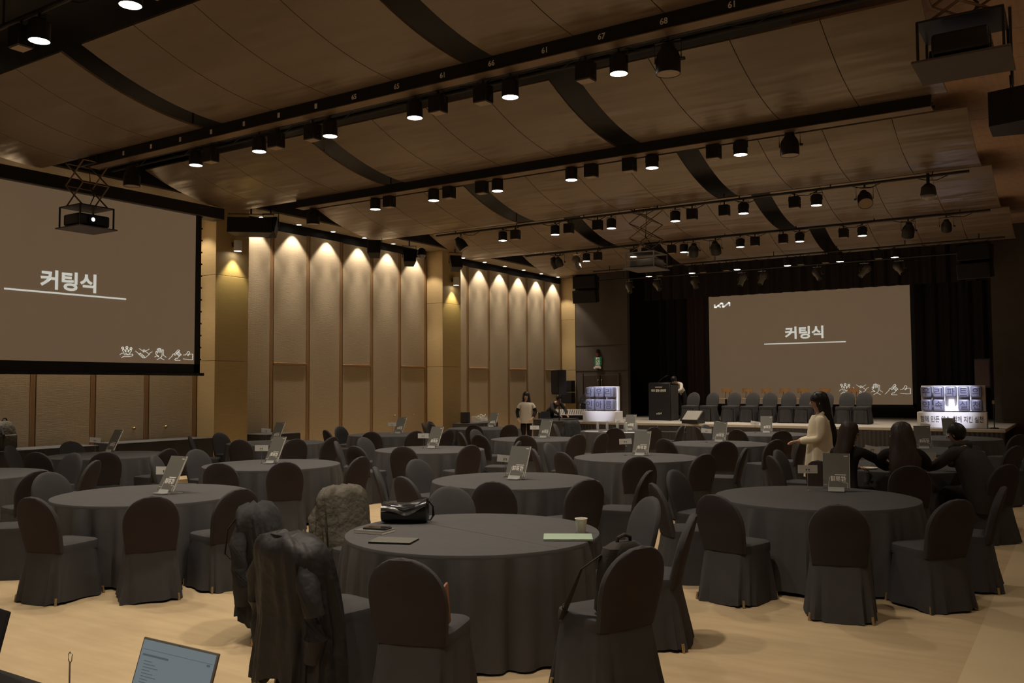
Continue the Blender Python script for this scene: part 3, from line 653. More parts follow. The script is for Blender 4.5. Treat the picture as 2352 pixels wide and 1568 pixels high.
# exit sign and alarm lamp
t = thing('exit_sign', 'green running-man exit sign over the black doors', 'exit sign', (-15.04, 29.2, 2.72))
part('case', MB().rbox((0, -0.03, 0), (0.28, 0.06, 0.30), 0.008, 1), 'exit_green', t)
part('panel', MB().box((0, -0.063, 0.0), (0.15, 0.006, 0.27)), 'exit_white', t)
rm = MB(); f_ = lambda a, b, q: (a, -0.066 - q, b)
for pl in ([(0.0, 0.07), (-0.01, 0.0), (0.03, -0.05), (0.02, -0.11)], [(-0.01, 0.0), (-0.03, -0.05), (-0.055, -0.09)], [(0.0, 0.06), (0.045, 0.03), (0.055, 0.065)], [(0.0, 0.06), (-0.04, 0.045), (-0.045, 0.0)]): ribbon(rm, pl, 0.022, f_)
rm.prism(circ(0.012, 0.10, 0.02, 10)[:-1], f_, 0.004)
part('running_man', rm, 'exit_green', t)
t = thing('emergency_lamp', 'cream twin emergency lamp under the exit sign', 'emergency lamp', (-15.04, 29.2, 2.50))
part('case', MB().rbox((0, -0.05, 0), (0.20, 0.09, 0.10), 0.01, 1), 'cup', t)
for sx in (-0.11, 0.11): part('lamp_head', MB().lathe([(0.035, 0), (0.045, 0.05)], 12, (sx, -0.06, -0.03), T=Matrix.Rotation(R(90), 4, 'X')), 'cup', t)
t = thing('alarm_lamp', 'red fire alarm lamp with black top above the exit sign', 'alarm', (-15.04, 29.2, 2.99))
part('base', MB().cyl((0, -0.05, -0.09), (0, -0.05, 0.03), 0.055), 'alarm_red', t); part('cap', MB().cyl((0, -0.05, 0.03), (0, -0.05, 0.16), 0.065), 'black', t)

# ================================================================ BANQUET CHAIRS
def sup(a, rx, ry, n):
    c, s_ = math.cos(a), math.sin(a)
    return (rx * math.copysign(abs(c) ** (2 / n), c), ry * math.copysign(abs(s_) ** (2 / n), s_))
def make_chair(seed):
    rnd = random.Random(seed); ph = [rnd.uniform(0, 6.28) for _ in range(6)]
    t = thing('banquet_chair', 'x', 'chair')
    # backrest: leaning, round topped
    mb = MB(); rings = []; n = 20
    for k in range(16):
        u = k / 15; z = 0.42 + 0.48 * (1 - (1 - u) ** 1.35)
        lean = -0.185 - (z - 0.42) * 0.26 - 0.03 * max(0, (z - 0.7)) * 2
        q = max(0.0, (z - 0.655) / 0.245)
        w = (0.205 + 0.022 * min(1, (z - 0.42) / 0.2)) * math.sqrt(max(0.0004, 1 - q ** 2.3))
        th = 0.041 * (1 - 0.45 * q ** 4) * (1 if k < 15 else 0.3)
        ring = []
        for i in range(n):
            x, y = sup(2 * PI * i / n, w, th, 3.2)
            cur = -0.05 * (x / 0.22) ** 2 * 0.35
            ring.append((x, lean + y - cur, z + 0.004 * math.sin(9 * x + ph[0])))
        rings.append(ring)
    mb.loft(rings)
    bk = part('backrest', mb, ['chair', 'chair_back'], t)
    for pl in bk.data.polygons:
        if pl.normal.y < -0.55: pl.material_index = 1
    # seat pad under the cover
    mb = MB(); rings = []
    for z, k in ((0.405, 1.0), (0.455, 1.005), (0.478, 0.985), (0.487, 0.93), (0.491, 0.6)):
        rings.append([(sup(2 * PI * i / 28, 0.222 * k, 0.225 * k, 5)[0], 0.02 + sup(2 * PI * i / 28, 0.222 * k, 0.225 * k, 5)[1], z + 0.006 * (1 - k)) for i in range(28)])
    mb.loft(rings, cap0=False); part('seat', mb, 'chair', t)
    # skirt to the floor with soft folds and corner pleats
    mb = MB(); rings = []; n = 72
    for k, z in enumerate((0.425, 0.40, 0.30, 0.18, 0.07, 0.012)):
        u = (0.425 - z) / 0.413; ring = []
        for i in range(n):
            a = 2 * PI * i / n
            x, y = sup(a, 0.222 + 0.035 * u, 0.228 + 0.055 * u, 4.2)
            fold = u * (0.014 * math.sin(7 * a + ph[1]) + 0.012 * math.sin(13 * a + ph[2]) + 0.008 * math.sin(22 * a + ph[3] + 2 * u))
            for c0 in (PI / 4, 3 * PI / 4):
                d = abs(a - c0); fold -= 0.085 * u ** 0.5 * math.exp(-(d / 0.06) ** 2)
            L_ = math.hypot(x, y); x *= 1 + fold / L_; y *= 1 + fold / L_
            ring.append((x, y + 0.012 - (0.02 * u if y < -0.1 else 0), z + (0.010 * math.sin(3 * a + ph[4]) * u if k == 5 else 0)))
        rings.append(ring)
    mb.loft(rings, cap0=False, cap1=False); part('skirt', mb, 'chair', t)
    for sx in (-1, 1):
        for yy in (-0.255, 0.255): part('leg', MB().cyl((sx * 0.228, yy, 0.0), (sx * 0.222, yy * 0.97, 0.06), 0.011, n=8), 'brass', t)
    return t
PROTO = [make_chair(s) for s in (1, 2, 3)]
KIDS = [proto_children(p) for p in PROTO]

TABLES = {  # name: (x, y, phrase)
    'A1': (-11.8, 5.65, 'first-row table, leftmost'), 'A2': (-7.94, 5.59, 'first-row table, second from left'), 'A3': (-3.81, 5.36, 'first-row table with the paper cup'),
    'B1': (-13.2, 8.49, 'second-row table, leftmost'), 'B2': (-9.51, 8.58, 'second-row table, second from left'), 'B3': (-5.49, 8.53, 'second-row table, third from left'), 'B4': (-2.18, 8.67, 'second-row table, rightmost'),
    'C1': (-13.2, 12.0, 'third-row table, leftmost'), 'C2': (-9.40, 11.97, 'third-row table, second from left'), 'C3': (-5.64, 12.15, 'third-row table, third from left'), 'C4': (-2.05, 12.45, 'table of the seated people'),
    'D1': (-13.15, 15.3, 'fourth-row table, leftmost'), 'D2': (-9.35, 15.4, 'fourth-row table, second from left'), 'D3': (-5.65, 15.7, 'fourth-row table, third from left'), 'D4': (-2.26, 15.65, 'fourth-row table, rightmost'),
    'E1': (-12.96, 18.75, 'fifth-row table, leftmost'), 'E2': (-9.25, 19.0, 'fifth-row table with the water bottles'), 'E3': (-5.85, 19.3, 'fifth-row table, third from left'), 'E4': (-2.26, 19.4, 'fifth-row table, rightmost')}
CH = {'A1': [(-9.77, 5.46), (-10.59, 6.6), (-12.0, 7.05)],
      'A2': [(-7.45, 4.11), (-6.62, 4.66), (-6.49, 5.4), (-9.35, 5.43), (-9.0, 4.45)],
      'A3': [(-3.05, 3.65), (-2.13, 4.62), (-5.0, 4.52), (-3.93, 3.68), (-5.30, 5.60), (-4.80, 6.42), (-3.06, 6.57), (-2.34, 5.95)],
      'B1': [(-11.82, 7.55), (-12.68, 7.08), (-14.33, 7.71), (-14.6, 8.75), (-11.54, 8.4)],
      'B2': [(-8.22, 7.62), (-8.83, 7.13), (-7.96, 8.68), (-10.95, 8.53), (-10.56, 7.67)],
      'B3': [(-6.92, 8.69), (-6.65, 7.75), (-5.85, 7.02), (-4.76, 7.03), (-4.07, 7.65), (-4.03, 8.79)],
      'B4': [(-2.6, 7.1), (-1.59, 7.0), (-0.93, 7.84), (-0.72, 8.89), (-3.62, 8.94), (-3.35, 7.72)],
      'C1': [(-14.66, 11.93), (-12.46, 10.5), (-11.76, 11.15), (-14.06, 10.9), (-11.58, 11.88)],
      'C2': [(-9.53, 10.25), (-10.5, 11.04), (-10.85, 12.03), (-8.8, 10.55), (-8.07, 11.26), (-7.98, 12.41)],
      'C3': [(-6.75, 11.11), (-7.06, 12.2), (-6.06, 10.66), (-4.83, 10.48), (-4.22, 11.23), (-4.2, 12.55)],
      'C4': [(-3.42, 11.42), (-3.58, 12.42), (-2.69, 10.9), (-1.66, 10.74), (-0.75, 11.4)],
      'D1': [(-12.2, 13.62), (-13.61, 14.0), (-14.6, 15.33), (-11.6, 14.32), (-11.33, 15.07)],
      'D2': [(-10.8, 15.44), (-10.39, 14.33), (-9.67, 13.81), (-8.75, 14.01), (-8.01, 14.65), (-7.8, 15.28)],
      'D3': [(-7.1, 15.56), (-6.04, 14.12), (-4.93, 14.0), (-4.31, 14.74), (-4.22, 15.64)],
      'D4': [(-1.0, 15.0), (-0.85, 15.78)],
      'E1': [(-13.49, 17.3), (-14.1, 17.7), (-14.35, 18.48), (-12.21, 17.23), (-11.5, 17.72)],
      'E2': [(-10.72, 18.55), (-10.75, 19.4), (-8.55, 17.33), (-7.93, 18.0), (-7.65, 18.92)],
      'E3': [(-7.26, 19.63), (-6.95, 18.32), (-5.99, 17.75), (-5.07, 17.75)],
      'E4': [(-1.0, 18.2)]}
CAMV = Vector((0.0, 0.0))
def screen_x(x, y):
    d = Vector((x, y)); return (d.x * 0.84 + d.y * 0.542) / max(0.1, d.x * -0.541 + d.y * 0.839)
CHAIRS = {}
ci = 0
for tk, lst in CH.items():
    tx, ty, ph = TABLES[tk]
    srt = sorted(lst, key=lambda p: screen_x(*p))
    for p in lst:
        d = Vector((tx - p[0], ty - p[1])); dist = d.length; d.normalize()
        rmin = 1.57
        bx, by = (p[0], p[1]) if dist >= rmin else (tx - d.x * rmin, ty - d.y * rmin)
        jit = random.uniform(-0.13, 0.13)
        rz = math.atan2(d.y, d.x) - PI / 2 + jit
        f = Vector((-math.sin(rz), math.cos(rz)))
        loc = (bx + f.x * 0.31, by + f.y * 0.31, 0)
        lab = f'charcoal covered banquet chair, {ORD[srt.index(p)]} around the {ph}' if len(lst) > 1 else f'charcoal covered banquet chair at the {ph}'
        i = ci % 3
        if ci < 3:
            o = PROTO[ci]; o.location = loc; o.rotation_euler = (0, 0, rz); o['label'] = lab; o['group'] = 'banquet chairs around the tables'
        else:
            far = by > 14
            o = clone(PROTO[i], KIDS[i], loc, rz, lab, 'banquet chairs around the tables', ('leg',) if far else ())
        CHAIRS[(tk, lst.index(p))] = (loc, rz, f); ci += 1
for k, x in enumerate((-10.44, -9.8, -9.11, -8.53, -8.01, -7.45, -6.91, -6.36, -5.77, -5.30)):
    rz = PI + (-0.18 + 0.02 * k) + random.uniform(-0.12, 0.12)
    f = Vector((-math.sin(rz), math.cos(rz)))
    clone(PROTO[k % 3], KIDS[k % 3], (x + f.x * 0.31, 26.9 + f.y * 0.31, 0.682), rz, f'charcoal covered chair in the row on the stage, {ORD[k]}', 'chairs in a row on the stage', ('leg',))
# bar stools behind them
def make_stool():
    t = thing('bar_stool', 'x', 'stool')
    mb = MB(); mb.grid(lambda u, v: (0.21 * math.sin((u - 0.5) * 2.0), -0.20 * math.cos((u - 0.5) * 2.0) + 0.02, 0.86 + 0.15 * v), 10, 2)
    part('backrest', mb, 'plywood', t)
    part('seat', MB().rbox((0, 0.02, 0.68), (0.38, 0.36, 0.03), 0.012, 2), 'plywood', t)
    part('post', MB().cyl((0, 0, 0.03), (0, 0, 0.67), 0.035), 'black', t); part('base', MB().lathe([(0.2, 0), (0.2, 0.02), (0.05, 0.04)], 18), 'black', t)
    for sx in (-0.07, 0.07): part('back_support', MB().cyl((sx, -0.10, 0.68), (sx, -0.17, 0.90), 0.008, n=6), 'black', t)
    return t
stool = make_stool(); sk = proto_children(stool)
for k, x in enumerate((-9.97, -9.26, -8.66, -8.06, -7.48, -6.83, -5.97)):
    lb = f'plywood bar stool behind the stage chairs, {ORD[k]}'
    if k == 0: stool.location = (x, 28.5, 0.682); stool['label'] = lb; stool['group'] = 'bar stools on the stage'; stool.rotation_euler = (0, 0, PI)
    else: clone(stool, sk, (x, 28.5, 0.682), PI + 0.1 * math.sin(k * 2), lb, 'bar stools on the stage')

# ================================================================ ROUND TABLES
ZT = 0.74; RT = 0.93
def make_table(seed):
    rnd = random.Random(seed); t = thing('round_table', 'x', 'table')
    part('tablecloth_top', MB().lathe([(0.0, ZT), (0.5, ZT), (RT - 0.015, ZT - 0.0005), (RT - 0.004, ZT - 0.004), (RT, ZT - 0.015), (RT + 0.001, ZT - 0.03)], 96, cap=False), 'cloth', t)
    fr = [(rnd.randint(11, 17), rnd.uniform(0, 6.3), 0.014), (rnd.randint(22, 27), rnd.uniform(0, 6.3), 0.024), (rnd.randint(33, 41), rnd.uniform(0, 6.3), 0.012)]
    mb = MB(); n = 240
    def fn(u, v):
        a = 2 * PI * u; k = v ** 0.55
        r = RT + 0.001 + 0.045 * k + k * sum(A * (math.sin(m * a + p) + 0.35 * math.sin(2 * m * a + p)) for m, p, A in fr)
        z = ZT - 0.03 - (ZT - 0.055) * v + (0.012 * math.sin(5 * a + fr[0][1]) if v == 1 else 0)
        return (r * math.cos(a), r * math.sin(a), z)
    mb.grid(fn, n, 6); part('tablecloth_skirt', mb, 'cloth', t)
    return t
TP = [make_table(s) for s in (11, 12, 13)]; TK = [proto_children(p) for p in TP]
tables = {}
for i, (k, (x, y, ph)) in enumerate(TABLES.items()):
    rank = ph.split(', ')
    lb = {'A3': 'round charcoal-clothed table with handbag, notebooks and paper cup', 'C4': 'round charcoal-clothed table where three people sit', 'E2': 'round charcoal-clothed table crowded with water bottles'}.get(k) or f'round charcoal-clothed banquet table in the {rank[0].replace("-row table", " row")}, {rank[1]}'
    if i < 3:
        o = TP[i]; o.location = (x, y, 0); o['label'] = lb; o['group'] = 'round banquet tables'
    else: o = clone(TP[i % 3], TK[i % 3], (x, y, 0), i * 0.9, lb, 'round banquet tables')
    tables[k] = o
crease = part('cloth_crease', MB().tube([(-0.85, 0.25, ZT), (-0.3, 0.06, ZT + 0.001), (0.3, -0.10, ZT + 0.001), (0.86, -0.25, ZT)], 0.003, 5, flat=0.5), 'cloth', tables['A3'], label='pressed fold line across the cloth')
crease.matrix_parent_inverse = Matrix.Rotation(-tables['A3'].rotation_euler.z, 4, 'Z')
crease.location = (0, 0, 0)

# ================================================================ TABLE BOARDS AND NUMBER CARDS
def make_board():
    t = thing('display_board', 'x', 'sign')
    T = Matrix.Rotation(R(-26), 4, 'X')
    b = part('panel', MB().box((0, 0, 0.19), (0.25, 0.012, 0.37)), ['board'], t, (0, -0.02, 0.03), (R(-26), 0, 0), smooth=False)
    part('edge', MB().box((0.127, 0, 0.19), (0.004, 0.014, 0.37)), 'board_edge', b, smooth=False)
    text_part('slogan', '함께 만든 약속,\n함께 지킨 실천', 0.03, 'print_white', b, (0.02, -0.0075, 0.105), (R(90), 0, 0), bold=0.0012, ext=0.0004, width=0.145, height=0.056, line=0.9)
    ml = MB(); f_ = lambda a, c, q: (a, -0.0065 - q, c)
    ribbon(ml, [(-0.01, 0.145), (0.09, 0.145)], 0.008, f_, 0.0006); ribbon(ml, [(0.075, 0.345), (0.11, 0.345)], 0.007, f_, 0.0006)
    for pl in ([(-0.075, 0.0), (-0.06, 0.12)], [(-0.115, 0.04), (-0.085, 0.04)], [(0.105, 0.005), (0.108, 0.06), (0.06, 0.065)]): ribbon(ml, pl, 0.003, f_, 0.0005)
    part('fine_print', ml, 'print_white', b)
    part('acrylic_stand', MB().box((0, -0.06, 0.016), (0.15, 0.10, 0.006)).box((0, -0.04, 0.03), (0.15, 0.006, 0.04), T=T).box((0, 0.03, 0.10), (0.15, 0.006, 0.2), T=T).box((0, 0.05, 0.003), (0.15, 0.16, 0.006)), 'acrylic', t)
    return t
def make_card():
    t = thing('table_number_card', 'x', 'card')
    part('card', MB().box((0, 0, 0.215), (0.19, 0.003, 0.082)), 'paper', t, smooth=False)
    part('pole', MB().cyl((0, 0.006, 0.01), (0, 0.006, 0.17), 0.003, n=8), 'chrome', t)
    part('wire_clip', MB().tube([(0, 0.006, 0.165), (-0.02, 0.004, 0.18), (-0.016, -0.004, 0.20), (-0.012, -0.004, 0.21)], 0.002, 5).tube([(0, 0.006, 0.165), (0.02, 0.004, 0.18), (0.016, -0.004, 0.20), (0.012, -0.004, 0.21)], 0.002, 5).lathe([(0.006, 0), (0.006, 0.003)], 8, (-0.012, -0.003, 0.212), T=Matrix.Rotation(R(90), 4, 'X')).lathe([(0.006, 0), (0.006, 0.003)], 8, (0.012, -0.003, 0.212), T=Matrix.Rotation(R(90), 4, 'X')), 'dark_metal', t)
    part('base', MB().lathe([(0.032, 0), (0.032, 0.004), (0.012, 0.010), (0.0, 0.011)], 20, cap=False), 'chrome', t)
    return t
brd = make_board(); bk = proto_children(brd)
crd = make_card(); ck = proto_children(crd)
BPOS = {'A2': (-7.80, 5.66, 0.0), 'B2': (-9.60, 8.66, 0), 'B3': (-5.49, 8.57, 0.06), 'B4': (-2.10, 9.18, 0.20), 'C3': (-5.69, 12.4, 0.12), 'C2': (-9.50, 12.18, 0), 'B1': (-13.7, 8.85, -0.06), 'C1': (-13.55, 12.3, 0), 'D1': (-13.15, 15.6, 0.0),
        'E1': (-13.1, 19.3, 0), 'D2': (-9.36, 15.7, 0.05), 'D3': (-5.78, 16.1, 0.1), 'E3': (-5.95, 19.6, 0.25), 'D4': (-2.25, 15.95, 0.3), 'E4': (-2.3, 19.8, 0.3), 'E2': (-9.15, 19.35, 0.15)}
CPOS = {'A2': (-8.0, 5.78, 0.5, 0), 'B2': (-9.75, 8.60, 0.55, 0), 'B3': (-5.75, 8.75, 0.75, -0.1), 'B4': (-2.36, 9.12, 0.45, 0), 'C3': (-5.90, 12.32, 0.6, 0.05), 'C2': (-9.66, 12.12, 0.5, 0), 'B1': (-13.75, 8.6, 0.5, -0.08), 'C1': (-13.68, 12.18, 0.5, -0.05), 'D1': (-13.3, 15.55, 0.5, 0),
        'E1': (-13.2, 19.1, 0.5, 0), 'D2': (-9.52, 15.6, 0.5, 0), 'D3': (-5.95, 15.9, 0.5, -0.08), 'E3': (-6.2, 19.6, 0.5, -0.16), 'D4': (-2.65, 15.85, 0.4, -0.18), 'C4': (-2.35, 12.3, 0.4, -0.2), 'E4': (-2.75, 19.8, 0.4, -0.15), 'E2': (-9.5, 19.5, 0.5, 0)}
first = True
for k, (x, y, rz) in BPOS.items():
    ph = TABLES[k][2]; lb = f'grey slogan board on a clear stand on the {ph}'
    if first: brd.location = (x, y, ZT); brd.rotation_euler = (0, 0, rz); brd['label'] = lb; brd['group'] = 'slogan boards on the tables'; first = False
    else: clone(brd, bk, (x, y, ZT), rz, lb, 'slogan boards on the tables')
first = True
for k, (x, y, rz, roll) in CPOS.items():
    ph = TABLES[k][2]; lb = f'white number card on a wire stand on the {ph}'
    if first: crd.location = (x, y, ZT); crd.rotation_euler = (0, 0, rz); crd['label'] = lb; crd['group'] = 'number cards on the tables'; first = False
    else:
        o = clone(crd, ck, (x, y, ZT), rz, lb, 'number cards on the tables')
        if roll:
            for c in [c for c in o.children if c.name.startswith('card')]: c.matrix_local = Matrix.Translation((0, 0, 0.215)) @ Matrix.Rotation(roll * -1, 4, 'Y') @ Matrix.Translation((0, 0, -0.215))

# ================================================================ THINGS ON THE FRONT TABLE
def ringx(x, ry, rz_, cz, n=18, sq=2.6, wob=0.0, ph=0.0, cy=0):
    return [(x, cy + sup(2 * PI * i / n, ry, rz_, sq)[0] * (1 + wob * math.sin(3 * i + ph)), cz + sup(2 * PI * i / n, ry, rz_, sq)[1] * (1 + wob * math.sin(2 * i + ph))) for i in range(n)]
t = thing('handbag', 'slouchy black leather handbag on the front table', 'bag', (-4.50, 5.42, ZT), R(30))
part('body', MB().loft([ringx(-0.19, 0.03, 0.05, 0.075), ringx(-0.18, 0.06, 0.068, 0.08, wob=0.05), ringx(-0.10, 0.085, 0.075, 0.082, wob=0.09, ph=1), ringx(0.0, 0.09, 0.07, 0.078, wob=0.08, ph=2), ringx(0.10, 0.085, 0.085, 0.09, wob=0.08, ph=3), ringx(0.17, 0.06, 0.09, 0.098, wob=0.05), ringx(0.185, 0.03, 0.07, 0.10)]), 'leather', t)
part('flap', MB().grid(lambda u, v: (-0.175 + 0.35 * u, -0.03 - 0.072 * math.sin(v * 1.6) + 0.05 * (1 - v), 0.152 + 0.05 * (u - 0.35) ** 2 * 2 + 0.018 * math.sin(u * 8) * v - 0.07 * v * v), 14, 6), 'leather', t)
part('zip', MB().tube([(-0.18, 0.0, 0.14), (-0.08, 0.0, 0.152), (0.03, 0.0, 0.15), (0.12, 0.0, 0.175), (0.185, 0.0, 0.185)], 0.007, 6), 'dark_metal', t)
part('strap', MB().tube([(0.18, 0.02, 0.17), (0.215, 0.03, 0.12), (0.215, 0.05, 0.05), (0.19, 0.07, 0.012), (0.05, 0.10, 0.010)], 0.011, 6, flat=0.5), 'leather', t)
part('ring', MB().tube([(0.185 + 0.016 * math.cos(a), 0.02, 0.165 + 0.016 * math.sin(a)) for a in [i * PI / 6 for i in range(13)]], 0.003, 5), 'chrome', t)
t = thing('notebook', 'thick pale notebook under a black phone on the front table', 'notebook', (-4.40, 4.95, ZT), R(8))
part('pages', MB().box((0, 0, 0.011), (0.24, 0.17, 0.018)), 'paper', t); part('cover', MB().rbox((0, 0, 0.0215), (0.245, 0.175, 0.003), 0.001, 1), 'board', t)
t = thing('phone', 'black phone lying on the pale notebook', 'phone', (-4.39, 4.97, ZT + 0.0235), R(12))
part('body', MB().rbox((0, 0, 0.006), (0.19, 0.10, 0.011), 0.004, 2), 'black_satin', t); part('screen', MB().box((0, 0, 0.0122), (0.178, 0.09, 0.001)), 'glass_dark', t); part('camera_bump', MB().cyl((0.085, 0.035, 0.008), (0.085, 0.035, 0.018), 0.009), 'chrome', t)
t = thing('laptop', 'closed dark laptop at the near edge of the front table', 'laptop', (-4.02, 4.72, ZT), R(20))
part('base', MB().rbox((0, 0, 0.005), (0.30, 0.20, 0.008), 0.003, 1), 'black', t); part('lid', MB().rbox((0, 0, 0.012), (0.30, 0.20, 0.005), 0.002, 1), 'board', t)
t = thing('tablet_case', 'mint green flat case on the front table by the paper cup', 'tablet', (-3.06, 5.45, ZT), R(30))
part('back', MB().rbox((0, 0, 0.005), (0.34, 0.235, 0.009), 0.004, 2), 'mint', t); part('cover', MB().rbox((0, 0, 0.0125), (0.34, 0.235, 0.005), 0.002, 1), 'mint', t)
t = thing('paper_cup', 'white paper cup on the front table', 'cup', (-3.09, 5.70, ZT))
part('wall', MB().lathe([(0.030, 0.0), (0.031, 0.002), (0.043, 0.102)], 28, cap=False), 'cup', t); part('rim', MB().lathe([(0.0425, 0.100), (0.0465, 0.102), (0.0465, 0.106), (0.0425, 0.108), (0.041, 0.104)], 28, cap=False), 'cup', t); part('bottom', MB().lathe([(0, 0.004), (0.030, 0.004)], 28, cap=False), 'cup', t)
# coats over chairs
def coat(label, ck, m, seed, wide=0.27, hem=0.22, top=0.95, name='coat', depth=0.12, shift=0.0):
    loc, rz, f = CHAIRS[ck]; rnd = random.Random(seed); ph = [rnd.uniform(0, 6) for _ in range(8)]
    t = thing(name, label, 'coat', loc, rz)
    rings = []; n = 90
    for k in range(18):
        u = k / 17; z = top - (top - hem) * u ** 1.25
        sh = min(1.0, (u / 0.22)) ; sh = math.sqrt(max(0.0, 1 - (1 - sh) ** 2))
        w = wide * (0.30 + 0.70 * sh) * (1 + 0.12 * u); d = depth * (0.40 + 0.60 * sh) * (1 + 0.45 * u)
        cy = -0.315 + 0.11 * min(1, (top - z) / 0.5) - 0.05 * u
        ring = []
        for i in range(n):
            a = 2 * PI * i / n; x, y = sup(a, w, d, 2.5)
            fold = 0.10 * (1 - abs(math.sin(4.5 * a + ph[0] + 1.2 * u))) + 0.06 * (1 - abs(math.sin(9.5 * a + ph[1] - 1.5 * u))) + 0.05 * math.sin(3 * a + ph[2] + 3 * u) + 0.02 * math.sin(23 * a + ph[3] + 5 * u)
            k2 = 1 + (u ** 0.6) * (fold - 0.08) * 1.5
            ring.append((x * k2 + shift * u, cy + y * k2, z + 0.05 * u * math.sin(2 * a + ph[4]) + 0.02 * u * math.sin(7 * a + ph[5]) + 0.012 * math.sin(5 * a + ph[6]) * (1 - u)))
        rings.append(ring)
    part('body', MB().loft(rings), m, t, ang=60)
    for s_ in (-1, 1):
        pts = [Vector((s_ * wide * 0.62, -0.345, top - 0.13)), Vector((s_ * wide * 0.95 + shift * 0.2, -0.36, top - 0.27)), Vector((s_ * wide * 1.04 + shift * 0.5, -0.345, top - 0.42)), Vector((s_ * wide * 1.02 + shift * 0.6, -0.33, top - 0.55)), Vector((s_ * wide * 0.92 + shift * 0.7, -0.34, max(0.16, top - 0.68)))]
        part('sleeve', MB().tube(pts, [0.055, 0.068, 0.06, 0.066, 0.052], 14), m, t, ang=60)
    lap = [[(x, -0.40 + 0.012 * q + 0.10 * abs(x), top - 0.02 - 0.055 * q + 0.02 * math.cos(x * 9)) for x in [(-0.13 + 0.26 * i / 10) for i in range(11)]] for q in range(3)]
    mb = MB(); mb.add([p for r in lap for p in r], [(r * 11 + i, r * 11 + i + 1, (r + 1) * 11 + i + 1, (r + 1) * 11 + i) for r in range(2) for i in range(10)]); part('collar', mb, m, t)
    return t
t = coat('dark grey wool coat over the chair at the front table, leftmost', ('A3', 2), 'coat_grey', 3, 0.25, 0.14, 0.965, shift=-0.05)
part('bag_strap', MB().tube([(0.16, -0.36, 0.93), (0.20, -0.45, 0.80), (0.14, -0.49, 0.62), (0.02, -0.50, 0.56), (-0.06, -0.48, 0.64), (-0.08, -0.42, 0.85)], 0.007, 6), 'black', t, label='thin loop of strap hanging down')
coat('black padded winter coat heaped over the chair nearest the viewer left', ('A3', 3), 'padded', 5, 0.28, 0.10, 0.955, depth=0.15, shift=0.03)
t = coat('crumpled olive jacket over the chair behind the notebook and phone', ('A3', 4), 'olive', 9, 0.235, 0.26, 0.965, 'jacket', depth=0.10)
coat('grey jacket draped on a chair at the water bottle table', ('E2', 1), 'coat_grey', 13, 0.23, 0.45, 0.95, 'jacket')
# backpack on chair
loc, rz, f = CHAIRS[('A3', 1)]
t = thing('backpack', 'dark backpack set on the seat of the nearest right chair', 'bag', (loc[0], loc[1], 0.49), rz)
part('body', MB().loft([[(sup(2 * PI * i / 28, 0.15 * k, 0.085 * k, 3)[0], -0.10 - 0.16 * z + sup(2 * PI * i / 28, 0.15 * k, 0.075 * k, 3)[1], z) for i in range(28)] for z, k in ((0.0, 0.8), (0.03, 1), (0.2, 1.05), (0.31, 1.0), (0.385, 0.85), (0.415, 0.5))]), 'backpack', t)
part('handle', MB().tube([(-0.05, -0.165, 0.40), (-0.045, -0.17, 0.44), (0.0, -0.172, 0.455), (0.045, -0.17, 0.44), (0.05, -0.165, 0.40)], 0.011, 8), 'backpack', t)
part('front_pocket', MB().rbox((0, -0.05, 0.15), (0.22, 0.05, 0.20), 0.02, 3), 'backpack', t)
part('strap', MB().tube([(-0.14, -0.14, 0.35), (-0.21, -0.04, 0.26), (-0.235, 0.03, 0.10), (-0.23, 0.10, 0.0), (-0.225, 0.14, -0.06)], 0.02, 8, flat=0.25), 'backpack', t)
part('buckle', MB().tube([(-0.235 + 0.02 * math.cos(a), 0.09, 0.02 + 0.022 * math.sin(a)) for a in [i * PI / 6 for i in range(13)]], 0.004, 6), 'dark_metal', t)
loc, rz, f = CHAIRS[('A3', 0)]
single('tan_folder', MB().rbox((0, 0, 0.12), (0.016, 0.07, 0.23), 0.007, 2, T=Matrix.Rotation(R(12), 4, 'X')), 'orange_tan', 'narrow orange tan case standing on the nearest chair seat', 'case', (loc[0] + 0.17 * math.cos(rz) - (-0.10) * math.sin(rz), loc[1] + 0.17 * math.sin(rz) + (-0.10) * math.cos(rz), 0.50), rz)
# ================================================================ WALL TABLES
def desk(label, x, y0, y1, w=0.7, z=0.74, name='buffet_table', along='Y'):
    t = thing(name, label, 'table', (x, (y0 + y1) / 2, 0))
    L_ = y1 - y0; d = (w, L_) if along == 'Y' else (L_, w)
    part('cloth_top', MB().rbox((0, 0, z - 0.015), (d[0], d[1], 0.03), 0.008, 2), 'cloth', t)
    mb = MB(); X, Y = d[0] / 2 + 0.004, d[1] / 2 + 0.004
    for a, b in (((X, -Y), (X, Y)), ((X, Y), (-X, Y)), ((-X, -Y), (X, -Y)), ((-X, Y), (-X, -Y))):
        q = pleats((*a, 0), (*b, 0), z - 0.03, 0.012, 0.30, 0.01); mb.add(q.v, q.f)
    part('cloth_skirt', mb, 'pleat', t)
    return t
desk('long black-clothed buffet table below the big screen, with nothing on it', -16.1, 10.3, 12.55)
desk('black-clothed wall table carrying a backpack at the left edge', -16.0, 7.2, 9.85, 0.75)
desk('black-clothed wall table between the timber piers', -16.0, 13.9, 14.95, 0.75)
desk('black-clothed wall table with a black computer tower near the wall', -15.2, 20.9, 22.2, 0.7)
t = thing('backpack', 'grey green backpack standing on the left wall table', 'bag', (-15.85, 8.22, 0.745), R(20))
part('body', MB().loft([[(sup(2 * PI * i / 26, 0.14 * k, 0.23 * k, 3)[0] - 0.05 * z, sup(2 * PI * i / 26, 0.14 * k, 0.23 * k, 3)[1], z) for i in range(26)] for z, k in ((0, 0.85), (0.04, 1), (0.25, 1.0), (0.40, 0.85), (0.48, 0.6), (0.51, 0.25))]), 'olive', t)
